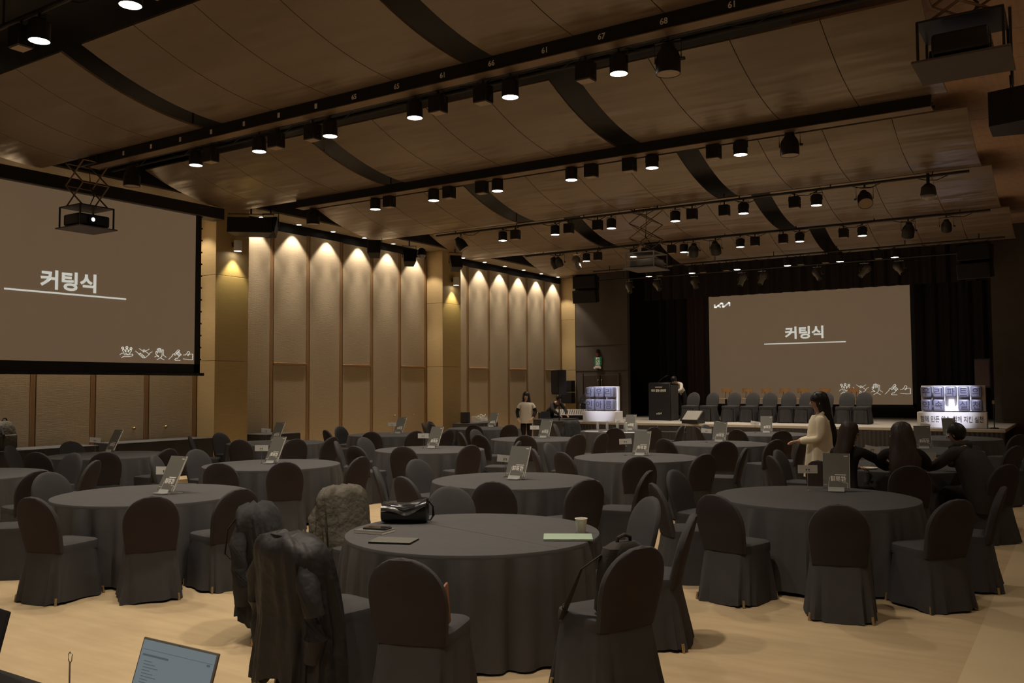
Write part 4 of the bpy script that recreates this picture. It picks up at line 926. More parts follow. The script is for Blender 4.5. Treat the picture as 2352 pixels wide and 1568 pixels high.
part('pocket', MB().rbox((0.12, 0, 0.16), (0.06, 0.30, 0.22), 0.025, 3), 'olive', t); part('strap', MB().tube([(0.08, -0.16, 0.42), (0.17, -0.19, 0.28), (0.16, -0.2, 0.06)], 0.02, 8, flat=0.4), 'black', t); part('handle', MB().tube([(0, -0.06, 0.50), (0, -0.03, 0.55), (0, 0.03, 0.55), (0, 0.06, 0.50)], 0.012, 8), 'black', t)
t = thing('computer_tower', 'black computer tower on the far wall table', 'computer', (-15.25, 21.1, 0.745), R(15)); part('case', MB().rbox((0, 0, 0.16), (0.22, 0.26, 0.32), 0.02, 2), 'black_satin', t); part('vent', MB().box((0.112, 0, 0.2), (0.004, 0.16, 0.16)), 'charcoal', t)
t = thing('cable_crate', 'pale clear crate heaped with cables on the far wall table', 'crate', (-15.2, 21.75, 0.745)); part('box', MB().rbox((0, 0, 0.09), (0.3, 0.42, 0.18), 0.01, 1), 'acrylic', t)
for k in range(3): part('cable_coil', MB().tube([(0.02 * k + 0.09 * math.cos(a), 0.1 * (k - 1) + 0.09 * math.sin(a), 0.12 + 0.04 * k + 0.03 * math.sin(3 * a)) for a in [i * PI / 7 for i in range(15)]], 0.009, 5), 'print_white', t)
# ---- equipment corner left of the stage
t = desk('black-clothed equipment table in the corner beside the stage', -14.6, 24.6, 26.8, 0.9, 0.74, 'equipment_table')
t = thing('mixing_console', 'large grey mixing console on the equipment table', 'mixer', (-14.55, 26.2, 0.745), R(25))
part('chassis', MB().prism([(-0.35, 0), (0.35, 0), (0.35, 0.26), (0.25, 0.26), (-0.35, 0.08)], lambda a, b, t_: (t_ - 0.55, a, b), 1.1), 'black_satin', t)
part('panel', MB().box((0, -0.05, 0.175), (1.06, 0.62, 0.012), T=Matrix.Rotation(R(16.7), 4, 'X')), 'grey_metal', t)
kb = MB()
for a in range(14):
    for b in range(4): kb.cyl((-0.48 + 0.074 * a, -0.22 + 0.11 * b, 0.12 + 0.033 * b), (-0.48 + 0.074 * a, -0.225 + 0.11 * b, 0.15 + 0.033 * b), 0.012, n=6)
part('knobs', kb, 'black', t)['kind'] = 'stuff'
for k, (x, y, z, d, lb) in enumerate(((-14.0, 25.9, 0, (0.8, 0.6, 0.7), 'low black road case on the floor in front of the console'), (-15.55, 26.6, 0, (0.7, 0.8, 0.9), 'tall black road case by the wall near the stage'), (-14.35, 27.6, 0, (1.0, 0.7, 1.15), 'big black covered road case next to the stage doors'))):
    t = thing('road_case', lb, 'case', (x, y, z), R(12 * k)); part('box', MB().rbox((0, 0, d[2] / 2), d, 0.02, 2), 'black_satin', t)
    em = MB()
    for sx in (-1, 1):
        for sy in (-1, 1): em.box((sx * d[0] / 2, sy * d[1] / 2, d[2] / 2), (0.02, 0.02, d[2]))
    part('edge_profiles', em, 'grey_metal', t)
    for sx in (-1, 1): part('corner_ball', MB().lathe([(0.001, -0.03), (0.03, 0), (0.001, 0.03)], 8, (sx * d[0] / 2, -d[1] / 2, d[2])), 'chrome', t)
coat_l = MB()
rings = []
for k in range(8):
    u = k / 7; rings.append([(sup(2 * PI * i / 40, 0.65 * (0.4 + 0.6 * u ** 0.5), 0.45 * (0.4 + 0.6 * u ** 0.5), 2.3)[0] * (1 + 0.09 * math.sin(7 * i + k)), sup(2 * PI * i / 40, 0.65 * (0.4 + 0.6 * u ** 0.5), 0.45 * (0.4 + 0.6 * u ** 0.5), 2.3)[1], 0.42 - 0.42 * u + 0.05 * math.sin(i * 0.9 + 2 * k)) for i in range(40)])
single('dust_sheet', coat_l.loft(rings), 'padded', 'crumpled black sheet heaped on the road case by the stage doors', 'sheet', (-14.35, 27.6, 1.16))
t = thing('laptop', 'open black laptop on the equipment table', 'laptop', (-14.75, 25.0, 0.745), R(60)); part('base', MB().rbox((0, 0, 0.008), (0.34, 0.24, 0.015), 0.004, 1), 'black_satin', t); part('lid', MB().rbox((0, 0.14, 0.12), (0.34, 0.012, 0.23), 0.004, 1, T=Matrix.Rotation(R(-18), 4, 'X')), 'black_satin', t)
t = thing('music_stand', 'thin black microphone stand near the left wall by the stage', 'stand', (-15.3, 24.3, 0)); part('pole', MB().cyl((0, 0, 0.02), (0, 0, 1.2), 0.012), 'dark_metal', t); part('base', MB().lathe([(0.14, 0), (0.14, 0.02), (0.02, 0.03)], 16), 'dark_metal', t); part('microphone', MB().lathe([(0.012, 0), (0.016, 0.1), (0.026, 0.12), (0.02, 0.16), (0, 0.17)], 12, (0, 0, 1.2)), 'grey_metal', t)

# ================================================================ WATER BOTTLES, PAPERS, PLATE
def make_bottle():
    t = thing('water_bottle', 'x', 'bottle')
    part('body', MB().lathe([(0.0, 0), (0.030, 0.0), (0.034, 0.01), (0.032, 0.05), (0.034, 0.06), (0.034, 0.14), (0.026, 0.175), (0.013, 0.20), (0.013, 0.212)], 18, cap=False), 'bottle', t)
    part('cap', MB().cyl((0, 0, 0.21), (0, 0, 0.228), 0.016, n=14), 'white_paint', t)
    part('wrapper', MB().lathe([(0.0347, 0.07), (0.0347, 0.125)], 18, cap=False), 'bottle', t)
    return t
bo = make_bottle(); bok = proto_children(bo)
for k, (x, y) in enumerate(((-9.75, 18.85), (-9.55, 18.95), (-9.45, 19.3), (-9.25, 19.3), (-8.85, 18.55), (-8.75, 18.85))):
    lb = f'clear water bottle on the fifth-row table, {ORD[k]} of six'
    if k == 0: bo.location = (x, y, ZT); bo['label'] = lb; bo['group'] = 'water bottles on the far table'
    else: clone(bo, bok, (x, y, ZT), 0, lb, 'water bottles on the far table')
for k, (x, y, r_, lb) in enumerate(((-9.75, 18.55, 0.3, 'white paper sheet left on the water bottle table'), (-9.3, 18.6, -0.2, 'white paper sheet in the middle of the water bottle table'), (-8.75, 18.4, 0.5, 'white paper sheet right on the water bottle table'))):
    single('paper_sheet', MB().box((0, 0, 0.002), (0.30, 0.21, 0.003)), 'paper', lb, 'paper', (x, y, ZT), r_)
single('plate', MB().lathe([(0.0, 0.004), (0.07, 0.004), (0.11, 0.016), (0.115, 0.018), (0.11, 0.012), (0.07, 0.0)], 32, cap=False), 'cup', 'white plate on the table before the seated women', 'plate', (-2.32, 11.85, ZT))
t = thing('laptop', 'open laptop on the table between the seated people', 'laptop', (-1.75, 11.95, ZT), R(-10)); part('base', MB().rbox((0, 0, 0.008), (0.32, 0.22, 0.015), 0.004, 1), 'laptop_grey', t); part('lid', MB().rbox((0, 0.14, 0.11), (0.32, 0.010, 0.22), 0.004, 1, T=Matrix.Rotation(R(-20), 4, 'X')), 'laptop_grey', t)

# ================================================================ PODIUM AND LETTER SIGNS
t = thing('podium', 'tall black speech podium with white lettering on the stage', 'podium', (-11.5, 26.9, 0.682), R(-8))
part('front_panel', MB().rbox((-0.02, -0.22, 0.60), (0.80, 0.04, 1.18), 0.006, 1), 'black_satin', t)
part('body', MB().rbox((0.0, 0.02, 0.58), (0.74, 0.44, 1.14), 0.008, 1), 'charcoal', t); part('side_panel', MB().rbox((0.385, 0.03, 0.57), (0.03, 0.46, 1.14), 0.006, 1), 'charcoal', t)
part('top', MB().rbox((0, 0.02, 1.18), (0.80, 0.5, 0.03), 0.006, 1, T=Matrix.Rotation(R(-6), 4, 'X')), 'black_satin', t)
text_part('title_text', '파트 활동 공유회', 0.1, 'print_white', t, (-0.04, -0.243, 0.96), (R(90), 0, 0), bold=0.004, width=0.55, height=0.10)
ml = MB(); ribbon(ml, [(-0.15, 1.07), (0.09, 1.07)], 0.03, lambda a, b, q: (a, -0.241 - q, b)); part('small_line', ml, 'board_edge', t)
im = MB()
for pl in logo_lines(): ribbon(im, [(-0.13 + (u - 395) * 0.00048, 0.22 - (v - 645) * 0.0006) for u, v in pl], 0.022, lambda a, b, q: (a, -0.241 - q, b))
part('logo', im, 'print_white', t)
part('microphone', MB().tube([(-0.20, 0.0, 1.18), (-0.16, 0.02, 1.28), (-0.05, 0.05, 1.37), (0.06, 0.06, 1.42)], 0.008, 6).cyl((0.06, 0.06, 1.42), (0.12, 0.065, 1.45), 0.014), 'dark_metal', t)
def letter_sign(label, x, y, w, rows, rowz, base_h, base_text, rz, lit=()):
    t = thing('letter_sign', label, 'sign', (x, y, 0.682), rz)
    part('base', MB().rbox((0, 0, base_h / 2), (w, 0.5, base_h), 0.008, 1), 'sign_white', t)
    if base_text: text_part('base_text', base_text, 0.14, 'print_dark', t, (0, -0.254, base_h * 0.55), (R(90), 0, 0), bold=0.001, width=w * 0.9, height=0.17)
    part('back_frame', MB().rbox((0.03, 0.05, (rowz[0][0] + rowz[-1][1]) / 2), (w * 0.93, 0.10, rowz[-1][1] - rowz[0][0]), 0.01, 1), 'sign_white', t)
    for (z0, z1), row in zip(rowz, rows):
        n = len(row); cw = w * 0.90 / n; h = z1 - z0
        for k, ch in enumerate(row):
            cx = -w * 0.45 + cw * (k + 0.5)
            if ch == '|':
                part('lit_gap', MB().rbox((cx, -0.06, (z0 + z1) / 2), (cw * 0.45, 0.06, h * 0.94), 0.01, 1), 'sign_lit', t); continue
            blk = part('letter_block', MB().rbox((cx, -0.10, (z0 + z1) / 2), (cw * 0.90, 0.26, h * 0.92), 0.05, 3), 'sign_face', t)
            if ch.strip(): text_part('letter', ch, h, 'groove', blk, (cx, -0.232, (z0 + z1) / 2), (R(90), 0, 0), bold=0.0, ext=0.002, height=h * 0.62, width=cw * 0.60)
    return t
letter_sign('white letter block sign lit at the left end of the stage', -12.9, 25.3, 1.18, [['인', '아', '름'], ['나', '우', '리']], [(0.34, 0.72), (0.74, 1.10)], 0.32, None, R(-4))
letter_sign('wide white letter block sign lit at the right end of the stage', -2.88, 25.35, 1.60, [['약', '속', '|', '실', '천'], ['우', '리', '파', '트', '의']], [(0.42, 0.74), (0.76, 1.08)], 0.40, '함께 만든 약속, 함께 지킨 실천', R(2))
for x, nm, e in ((-12.85, 'left', 4200), (-2.88, 'right', 2600)):
    c = thing('sign_spotlight', f'lit white spotlight aimed at the {nm} letter sign', 'stage light', (x + 0.4, 21.85, PIPE_Z - 0.36))
    d = Vector((-0.4, 3.45, -4.0)); q = Vector((0, 0, -1)).rotation_difference(d)
    Mx = q.to_matrix().to_4x4()
    link('housing', par_me, c).matrix_local = Mx @ Matrix.Scale(0.8, 4); link('yoke', par_yoke, c).matrix_local = Matrix.Translation((0, 0, -0.05)) @ Matrix.Scale(0.95, 4)
    l = light('beam', 'SPOT', (0, 0, 0), e, (0.80, 0.82, 1.0), c, size=R(16), blend=0.8, radius=0.08); l.matrix_local = Mx @ Matrix.Translation((0, 0, -0.02))
t = thing('stage_lamp_stand', 'thin black lamp stand beside the right letter sign', 'stand', (-1.92, 25.2, 0.682)); part('pole', MB().cyl((0, 0, 0), (0, 0, 0.62), 0.012), 'dark_metal', t); part('base', MB().lathe([(0.1, 0), (0.1, 0.02), (0.02, 0.03)], 14), 'dark_metal', t); part('head', MB().rbox((0, 0, 0.66), (0.06, 0.05, 0.09), 0.01, 2), 'grey_metal', t)

# ================================================================ NEAR DESK AT LOWER LEFT
t = thing('staff_desk', 'black-clothed desk at the lower left corner in front of the viewer', 'table', (-3.1, 1.42, 0))
part('cloth_top', MB().rbox((0, 0, ZT - 0.015), (2.6, 0.8, 0.03), 0.008, 2), 'black', t)
part('cloth_skirt', pleats((-1.3, 0.40, 0), (1.3, 0.40, 0), 0.70, 0.02, 0.3), 'pleat', t)
part('cloth_skirt', pleats((1.3, 0.40, 0), (1.3, -0.40, 0), 0.70, 0.02, 0.3), 'pleat', t)
def open_laptop(label, loc, rz, w, h, tilt, body, scr, ink=True):
    t = thing('laptop', label, 'laptop', loc, rz)
    part('keyboard_base', MB().rbox((0, -h / 2, 0.009), (w, h, 0.016), 0.006, 2), body, t)
    b = part('lid', MB().rbox((0, 0, h / 2), (w, 0.008, h), 0.0038, 2), body, t, (0, 0.004, 0.016), (-tilt, 0, 0))
    part('display', MB().box((0, -0.0045, h / 2 + 0.004), (w - 0.016, 0.001, h - 0.022)), scr, b)
    part('webcam', MB().lathe([(0, 0), (0.002, 0.0005)], 8, (0, -0.0045, h - 0.005), cap=False, T=Matrix.Rotation(R(90), 4, 'X')), 'black', b)
    if ink:
        mi = MB(); f_ = lambda a, c, q: (a, -0.0055 - q, c)
        ribbon(mi, [(-w * 0.44, h * 0.80), (-w * 0.10, h * 0.80)], 0.006, f_, 0.0003)
        for k in range(9): ribbon(mi, [(-w * 0.40, h * 0.73 - k * 0.009), (-w * (0.30 - 0.05 * (k % 3)), h * 0.73 - k * 0.009)], 0.0022, f_, 0.0003)
        ribbon(mi, [(-w * 0.46, h * 0.865), (w * 0.46, h * 0.865)], 0.0012, f_, 0.0003); ribbon(mi, [(w * 0.40, h * 0.84), (w * 0.43, h * 0.84)], 0.006, f_, 0.0003)
        part('screen_lines', mi, 'screen_ink', b)
    return t
open_laptop('open silver laptop with a pale document on its screen', (-2.40, 1.72, ZT), R(1), 0.36, 0.255, R(18), 'laptop_grey', 'laptop_screen')
open_laptop('open black laptop with a dark screen at the left edge', (-3.42, 1.66, ZT), R(-4), 0.36, 0.262, R(14), 'black_satin', 'black', False)
t = thing('card_holder', 'chrome wire card holder on the near desk', 'card holder', (-2.67, 1.60, ZT))
part('pole', MB().cyl((0, 0, 0), (0, 0, 0.215), 0.0028, n=10), 'chrome', t); part('base', MB().lathe([(0.03, 0), (0.03, 0.004), (0.01, 0.009), (0, 0.01)], 18, cap=False), 'chrome', t)
part('wire_clip', MB().tube([(0, 0, 0.21), (-0.008, 0, 0.222), (-0.008, 0, 0.238), (0.0, 0, 0.246), (0.006, 0, 0.240)], 0.0015, 6).tube([(0, 0, 0.21), (0.007, 0.002, 0.22), (0.006, 0.003, 0.232), (0.010, 0.003, 0.24)], 0.0015, 6), 'chrome', t)
t = thing('water_bottle', 'water bottle with blue cap in front of the silver laptop', 'bottle', (-2.02, 1.47, ZT))
part('body', MB().lathe([(0, 0), (0.030, 0), (0.033, 0.01), (0.033, 0.19), (0.026, 0.235), (0.013, 0.262), (0.013, 0.275)], 24, cap=False), 'bottle', t); part('cap', MB().lathe([(0.0162, 0.268), (0.0162, 0.288), (0.014, 0.290), (0, 0.290)], 20, cap=False), 'blue_cap', t)
t = thing('water_bottle', 'ribbed clear water bottle at the lower left edge', 'bottle', (-2.93, 1.47, ZT))
part('body', MB().lathe([(0, 0), (0.031, 0)] + [(0.031 + 0.0025 * (k % 2), 0.008 + 0.009 * k) for k in range(20)] + [(0.013, 0.215), (0.013, 0.225)], 24, cap=False), 'bottle', t); part('cap', MB().lathe([(0.0155, 0.222), (0.0155, 0.238), (0, 0.239)], 18, cap=False), 'white_paint', t)

# ================================================================ PEOPLE
def limb_frame(d):
    d = d.normalized(); up = Vector((0, 0, 1))
    if abs(d.z) > 0.9: up = Vector((0, 1, 0))
    a = d.cross(up).normalized(); return d, a, a.cross(d).normalized()
def human(name, label, loc, rz, h=1.64, sit=None, lean=0.0, head=(0.0, 0.0), arms=None, mats=None, bulk=1.0, legs=None):
    """one continuous skinned body, facing +Y; returns (root, head matrix)"""
    s = h / 1.66; pz = 0.92 * s if sit is None else sit + 0.10
    J = []; E_ = []; idx = {}
    def j(n, p, r, tag_, par=None):
        idx[n] = len(J); J.append((Vector(p), r if isinstance(r, tuple) else (r, r), tag_))
        if par: E_.append((idx[par], idx[n]))
    cl, sl_ = math.cos(lean), math.sin(lean)
    def up(d, f=0.0, x=0.0): return (x, d * sl_ + f * cl, pz + d * cl - f * sl_)
    b = bulk
    j('pelvis', up(0), (0.150 * b, 0.115 * b), 'top'); j('belly', up(0.17 * s), (0.130 * b, 0.105 * b), 'top', 'pelvis'); j('chest', up(0.34 * s, 0.01), (0.150 * b, 0.112 * b), 'top', 'belly'); j('upper', up(0.45 * s), (0.115 * b, 0.085 * b), 'top', 'chest')
    hp = lean * 0.75 + head[0]; nk = Vector(up(0.545 * s))
    j('neck', nk, 0.050, 'skin', 'upper')
    H = Matrix.Translation(nk) @ Matrix.Rotation(head[1], 4, 'Z') @ Matrix.Rotation(-hp, 4, 'X')
    j('jaw', H @ Vector((0, 0.040, 0.055)), (0.052, 0.056), 'skin', 'neck'); j('face', H @ Vector((0, 0.026, 0.120)), (0.070, 0.078), 'skin', 'jaw'); j('skull', H @ Vector((0, 0.008, 0.175)), (0.072, 0.080), 'skin', 'face'); j('nose', H @ Vector((0, 0.118, 0.108)), 0.012, 'skin', 'face')
    for sg, nm in ((-1, 'L'), (1, 'R')):
        j('sh' + nm, up(0.455 * s, 0.0, sg * 0.165 * s * b), (0.068 * b, 0.064 * b), 'top', 'upper')
        el, wr, hd, roll = arms[nm] if arms else ((sg * 0.24, 0.0, pz + 0.14), (sg * 0.25, 0.06, pz - 0.10), (0, 0.1, -1), 0)
        el, wr, hd = Vector(el), Vector(wr), Vector(hd)
        j('el' + nm, el, 0.052 * b, 'sleeve', 'sh' + nm); j('fa' + nm, el.lerp(wr, 0.6), 0.046 * b, 'sleeve', 'el' + nm); j('cuff' + nm, el.lerp(wr, 0.9), 0.040 * b, 'sleeve', 'fa' + nm)
        j('wr' + nm, wr, 0.026, 'hand', 'cuff' + nm)
        d, a, n = limb_frame(hd); a = Matrix.Rotation(roll, 4, d) @ a; n = a.cross(d)
        j('palm' + nm, wr + d * 0.055, (0.034, 0.020), 'hand', 'wr' + nm)
        for k, L_ in enumerate((0.070, 0.080, 0.075, 0.058)):
            o = wr + d * 0.090 + a * (0.027 - 0.018 * k)
            j(f'k{nm}{k}', o, 0.0100, 'hand', 'palm' + nm); j(f'm{nm}{k}', o + d * L_ * 0.55 - n * 0.010, 0.0088, 'hand', f'k{nm}{k}'); j(f't{nm}{k}', o + d * L_ * 0.9 - n * 0.034, 0.0078, 'hand', f'm{nm}{k}')
        o = wr + d * 0.035 + a * 0.036
        j(f'th{nm}', o, 0.011, 'hand', 'palm' + nm); j(f'tt{nm}', o + d * 0.042 + a * 0.016 - n * 0.014, 0.009, 'hand', f'th{nm}')
        hx = sg * 0.088 * s
        j('hip' + nm, (hx, 0.0, pz - 0.05), 0.098 * b, 'bottom', 'pelvis')
        if sit is None: kn, an, to = (hx, 0.02, 0.49 * s), (hx, -0.02, 0.09), (hx * 1.15, 0.13, 0.035)
        else: kn, an, to = (hx * 1.2, 0.42, sit + 0.07), (hx * 1.2, 0.38, 0.10), (hx * 1.3, 0.52, 0.035)
        if legs: kn, an, to = legs[nm]
        j('kn' + nm, kn, 0.062 * b, 'bottom', 'hip' + nm); j('an' + nm, an, 0.043, 'bottom', 'kn' + nm); j('to' + nm, to, 0.036, 'shoe', 'an' + nm)
    me = bpy.data.meshes.new('sk'); me.from_pydata([p for p, _, _ in J], E_, [])
    o = bpy.data.objects.new('sk', me); COL.objects.link(o)
    md = o.modifiers.new('skin', 'SKIN'); md.use_smooth_shade = True; md.branch_smoothing = 0.6
    for v, (_, r, _) in zip(me.skin_vertices[0].data, J): v.radius = r; v.use_root = False
    me.skin_vertices[0].data[0].use_root = True
    sb = o.modifiers.new('sub', 'SUBSURF'); sb.levels = 2; sb.render_levels = 2
    bpy.context.view_layer.update()
    res = bpy.data.meshes.new_from_object(o.evaluated_get(bpy.context.evaluated_depsgraph_get()))
    bpy.data.objects.remove(o); bpy.data.meshes.remove(me)
    slots = ['skin', 'top', 'bottom', 'shoe', 'sleeve']; res.materials.clear()
    mm = dict(skin='skin', top='cloth_black', bottom='cloth_black', shoe='black', sleeve='cloth_black'); mm.update(mats or {})
    for q in slots: res.materials.append(M(mm[q]))
    tags = [(p, t_) for p, _, t_ in J]
    for pl in res.polygons:
        c = pl.center; best = min(tags, key=lambda q: (q[0] - c).length_squared)[1]
        pl.material_index = slots.index('skin' if best == 'hand' else best); pl.use_smooth = True
    res.name = 'body'
    t = thing(name, label, 'person', loc, rz)
    part('body', res, None, t)
    for sx in (-1, 1):
        e = MB().lathe([(0.0, -0.008), (0.006, -0.005), (0.008, 0), (0.006, 0.005), (0, 0.008)], 10, cap=False).mesh('eye', 'glass_dark')
        link('eye', e, t).matrix_local = H @ Matrix.Translation((sx * 0.030, 0.096, 0.130))
        link('ear', MB().lathe([(0.004, -0.026), (0.012, -0.012), (0.013, 0.012), (0.005, 0.026)], 8).mesh('ear', 'skin'), t).matrix_local = H @ Matrix.Translation((sx * 0.078, 0.005, 0.115))
    link('mouth', MB().rbox((0, 0, 0), (0.036, 0.008, 0.009), 0.003, 2).mesh('mouth', 'alarm_red'), t).matrix_local = H @ Matrix.Translation((0, 0.093, 0.062))
    return t, H
def hair_cap(t, H, m, back=1.0, fringe=0.150):
    mb = MB(); nu, nv = 24, 14
    def fn(u, v):
        a = 2 * PI * u; e = PI * (0.5 - 0.86 * v)
        x, y, z = 0.094 * math.cos(e) * math.cos(a), 0.106 * math.cos(e) * math.sin(a), 0.112 * math.sin(e)
        p = Vector((x, y - 0.004, z + 0.150))
        if y > 0.035 and p.z < fringe: p.y = 0.035 + (p.y - 0.035) * 0.15; p.x *= 0.94
        return tuple(p)
    mb.grid(fn, nu, nv); o = part('hair', mb, m, t); o.matrix_local = H; return o
def long_hair(t, H, m, rings_, name='long_hair'):
    n = 26; rr = []
    for x, y, z, rx, ry in rings_: rr.append([(x + rx * math.cos(2 * PI * i / n) * (1 + 0.07 * math.sin(5 * i + z * 30)), y + ry * math.sin(2 * PI * i / n) * (1 + 0.07 * math.sin(7 * i + z * 20)), z) for i in range(n)])
    o = part(name, MB().loft(rr), m, t); o.matrix_local = H; return o
def face_dir(dx, dy): return math.atan2(dy, dx) - PI / 2

# woman in the beige coat
rz = face_dir(-0.93, -0.30)
t, H = human('person', 'standing woman in a beige coat with long dark hair, hands held forward', (-2.92, 12.0, 0), rz, 1.64, None, 0.03, (0.05, 0.15),
    {'L': ((-0.235, 0.02, 1.10), (-0.10, 0.27, 1.06), (0.55, 0.8, -0.05), 0), 'R': ((0.235, 0.04, 1.10), (0.11, 0.28, 1.05), (-0.5, 0.8, -0.05), 0)},
    dict(top='coat_beige', sleeve='coat_beige', bottom='cloth_black'), 1.12)
part('coat_skirt', MB().loft([[(sup(2 * PI * i / 40, rx, ry, 2.3)[0] * (1 + 0.03 * q * math.sin(6 * i * 2 * PI / 40 + q)), cy + sup(2 * PI * i / 40, rx, ry, 2.3)[1] * (1 + 0.03 * q * math.sin(5 * i * 2 * PI / 40)), z) for i in range(40)] for q, (z, rx, ry, cy) in enumerate(((1.40, 0.13, 0.10, 0.01), (1.33, 0.185, 0.135, 0.01), (1.18, 0.19, 0.15, 0.015), (1.02, 0.185, 0.155, 0.015), (0.88, 0.205, 0.18, 0.0), (0.72, 0.225, 0.20, -0.01), (0.60, 0.235, 0.21, -0.015)))]), 'coat_beige', t)
part('collar', MB().tube([(-0.09, 0.07, 1.36), (-0.10, -0.02, 1.43), (0.0, -0.075, 1.46), (0.10, -0.02, 1.43), (0.09, 0.07, 1.36)], 0.024, 8), 'coat_beige', t)
hair_cap(t, H, 'hair_black'); long_hair(t, H, 'hair_black', [(0, -0.015, 0.265, 0.03, 0.035), (0, -0.02, 0.252, 0.062, 0.07), (0, -0.03, 0.225, 0.09, 0.092), (0, -0.045, 0.16, 0.108, 0.092), (0, -0.055, 0.08, 0.116, 0.085), (0, -0.06, 0.0, 0.124, 0.080), (0, -0.085, -0.10, 0.142, 0.070), (0.0, -0.115, -0.22, 0.150, 0.066), (0.01, -0.14, -0.34, 0.135, 0.06), (0.01, -0.155, -0.45, 0.10, 0.05), (0.01, -0.16, -0.52, 0.05, 0.03)])
# man in the dark coat leaning over the table
rz = face_dir(-0.88, 0.47)
t, H = human('person', 'seated man in dark coat and glasses leaning forward over the table', (-1.02, 11.52, 0), rz, 1.76, 0.47, 0.42, (0.10, 0.10),
    {'L': ((-0.27, 0.36, 0.86), (-0.19, 0.58, 0.80), (0.15, 1, 0.05), 0), 'R': ((0.29, 0.38, 0.86), (0.22, 0.58, 0.83), (-0.1, 0.8, 0.45), 0.6)},
    dict(top='coat_dark', sleeve='coat_dark', bottom='cloth_black'), 1.22)
part('coat_tail', MB().loft([[(sup(2 * PI * i / 36, rx, ry, 2.4)[0], cy + sup(2 * PI * i / 36, rx, ry, 2.4)[1], z) for i in range(36)] for z, rx, ry, cy in ((1.075, 0.05, 0.04, 0.215), (1.055, 0.14, 0.09, 0.20), (1.01, 0.205, 0.135, 0.175), (0.92, 0.225, 0.16, 0.13), (0.80, 0.225, 0.175, 0.075), (0.66, 0.225, 0.185, 0.01), (0.54, 0.24, 0.19, -0.03), (0.42, 0.235, 0.15, -0.08), (0.34, 0.22, 0.11, -0.10))]), 'coat_dark', t)
part('hood', MB().tube([(-0.075, 0.33, 1.045), (-0.105, 0.25, 1.075), (0.0, 0.165, 1.085), (0.105, 0.25, 1.075), (0.075, 0.33, 1.045)], [0.03, 0.05, 0.062, 0.05, 0.03], 12), 'coat_dark', t)
hair_cap(t, H, 'hair_black', fringe=0.165)
part('glasses', MB().tube([(-0.03 + 0.024 * math.cos(a), 0.112, 0.128 + 0.019 * math.sin(a)) for a in [i * PI / 8 for i in range(17)]], 0.0022, 5).tube([(0.03 + 0.024 * math.cos(a), 0.112, 0.128 + 0.019 * math.sin(a)) for a in [i * PI / 8 for i in range(17)]], 0.0022, 5).cyl((-0.055, 0.11, 0.13), (-0.082, 0.0, 0.13), 0.0022, n=5).cyl((0.055, 0.11, 0.13), (0.082, 0.0, 0.13), 0.0022, n=5).cyl((-0.007, 0.114, 0.13), (0.007, 0.114, 0.13), 0.002, n=5), 'black', t).matrix_local = H
# two women seated with their backs to the viewer
rz = face_dir(0.25, 0.97)
t, H = human('person', 'seated woman in black with long straight brown hair, arm stretched over the table', (-2.40, 10.98, 0), rz, 1.62, 0.47, 0.14, (0.10, -0.5),
    {'L': ((-0.24, 0.22, 0.88), (-0.06, 0.42, 0.79), (0.4, 0.9, -0.1), 0), 'R': ((0.26, 0.30, 0.90), (0.32, 0.52, 0.80), (0.2, 1, -0.1), 0)}, None, 1.08)
hair_cap(t, H, 'hair_brown'); long_hair(t, H, 'hair_brown', [(0, -0.012, 0.268, 0.03, 0.03), (0, -0.015, 0.258, 0.06, 0.065), (0, -0.02, 0.23, 0.09, 0.092), (0, -0.025, 0.18, 0.108, 0.100), (0, -0.03, 0.10, 0.116, 0.098), (0, -0.045, 0.0, 0.124, 0.085), (0, -0.065, -0.12, 0.132, 0.072), (0, -0.085, -0.26, 0.13, 0.06), (0, -0.095, -0.38, 0.11, 0.045)])
rz = face_dir(-0.18, 0.98)
t, H = human('person', 'seated woman in black with long wavy dark hair seen from behind', (-1.78, 11.05, 0), rz, 1.62, 0.47, 0.16, (0.12, 0.1),
    {'L': ((-0.27, 0.20, 0.88), (-0.16, 0.42, 0.79), (0.3, 0.9, -0.1), 0), 'R': ((0.27, 0.22, 0.88), (0.18, 0.43, 0.79), (-0.3, 0.9, -0.1), 0)}, None, 1.12)
hair_cap(t, H, 'hair_black'); long_hair(t, H, 'hair_brown', [(0, -0.012, 0.272, 0.03, 0.03), (0, -0.015, 0.262, 0.06, 0.065), (0, -0.02, 0.235, 0.092, 0.092), (0, -0.03, 0.19, 0.114, 0.104), (0, -0.035, 0.12, 0.126, 0.106), (0, -0.045, 0.04, 0.134, 0.098), (0.0, -0.06, -0.06, 0.150, 0.085), (0.01, -0.08, -0.17, 0.172, 0.075), (0, -0.09, -0.28, 0.165, 0.065), (0, -0.10, -0.38, 0.13, 0.05), (0, -0.10, -0.43, 0.07, 0.03)])
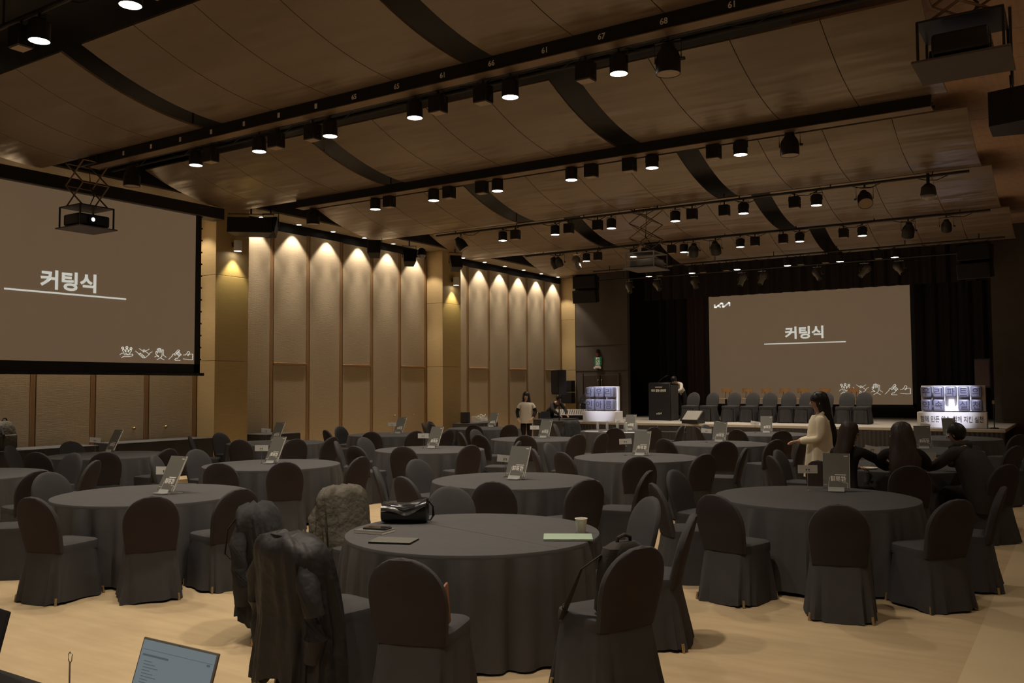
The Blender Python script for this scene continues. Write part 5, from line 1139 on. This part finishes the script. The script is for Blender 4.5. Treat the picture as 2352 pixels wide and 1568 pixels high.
# woman in the white vest near the wall
rz = face_dir(0.55, -0.83)
t, H = human('person', 'woman in a white vest over black sleeves standing near the panelled wall', (-12.68, 20.35, 0), rz, 1.60, None, 0.10, (0.0, -0.2),
    {'L': ((-0.25, 0.03, 1.12), (-0.17, 0.20, 0.96), (0.6, 0.6, -0.4), 0), 'R': ((0.25, 0.02, 1.12), (0.22, 0.16, 0.94), (-0.3, 0.6, -0.6), 0)},
    dict(top='vest_white', sleeve='cloth_black', bottom='cloth_black'), 1.05)
part('vest', MB().loft([[(sup(2 * PI * i / 36, rx, ry, 2.4)[0], cy + sup(2 * PI * i / 36, rx, ry, 2.4)[1], z) for i in range(36)] for z, rx, ry, cy in ((1.375, 0.06, 0.05, 0.055), (1.36, 0.12, 0.08, 0.052), (1.31, 0.155, 0.112, 0.045), (1.22, 0.158, 0.122, 0.035), (1.10, 0.155, 0.125, 0.022), (0.96, 0.165, 0.135, 0.01), (0.84, 0.18, 0.148, 0.0), (0.81, 0.17, 0.14, 0.0))]), 'vest_white', t)
hair_cap(t, H, 'hair_black'); long_hair(t, H, 'hair_black', [(0, -0.02, 0.20, 0.088, 0.08), (0, -0.03, 0.08, 0.108, 0.08), (0, -0.03, -0.02, 0.115, 0.075), (0, -0.03, -0.12, 0.10, 0.07), (0, -0.03, -0.18, 0.06, 0.05)])
# man bending over the equipment
rz = face_dir(0.8, -0.3)
t, H = human('person', 'man in dark clothes bending over the equipment table by the stage', (-15.15, 25.75, 0), rz, 1.72, None, 0.95, (-0.2, 0.0),
    {'L': ((-0.27, 0.55, 1.02), (-0.15, 0.75, 0.86), (0.2, 0.8, -0.4), 0), 'R': ((0.27, 0.55, 1.02), (0.18, 0.75, 0.86), (-0.2, 0.8, -0.4), 0)}, dict(top='coat_dark', sleeve='coat_dark'), 1.12)
hair_cap(t, H, 'hair_black', fringe=0.16)
# person stooping behind the podium
rz = face_dir(-0.2, -0.98)
t, H = human('person', 'person in a white top stooping behind the podium', (-11.22, 27.85, 0.682), rz, 1.60, None, 0.85, (0.25, 0.0),
    {'L': ((-0.27, 0.48, 1.0), (-0.12, 0.58, 0.88), (0.2, 0.8, -0.4), 0), 'R': ((0.27, 0.48, 1.0), (0.12, 0.58, 0.88), (-0.2, 0.8, -0.4), 0)}, dict(top='vest_white', sleeve='vest_white'), 1.08)
hair_cap(t, H, 'hair_black')
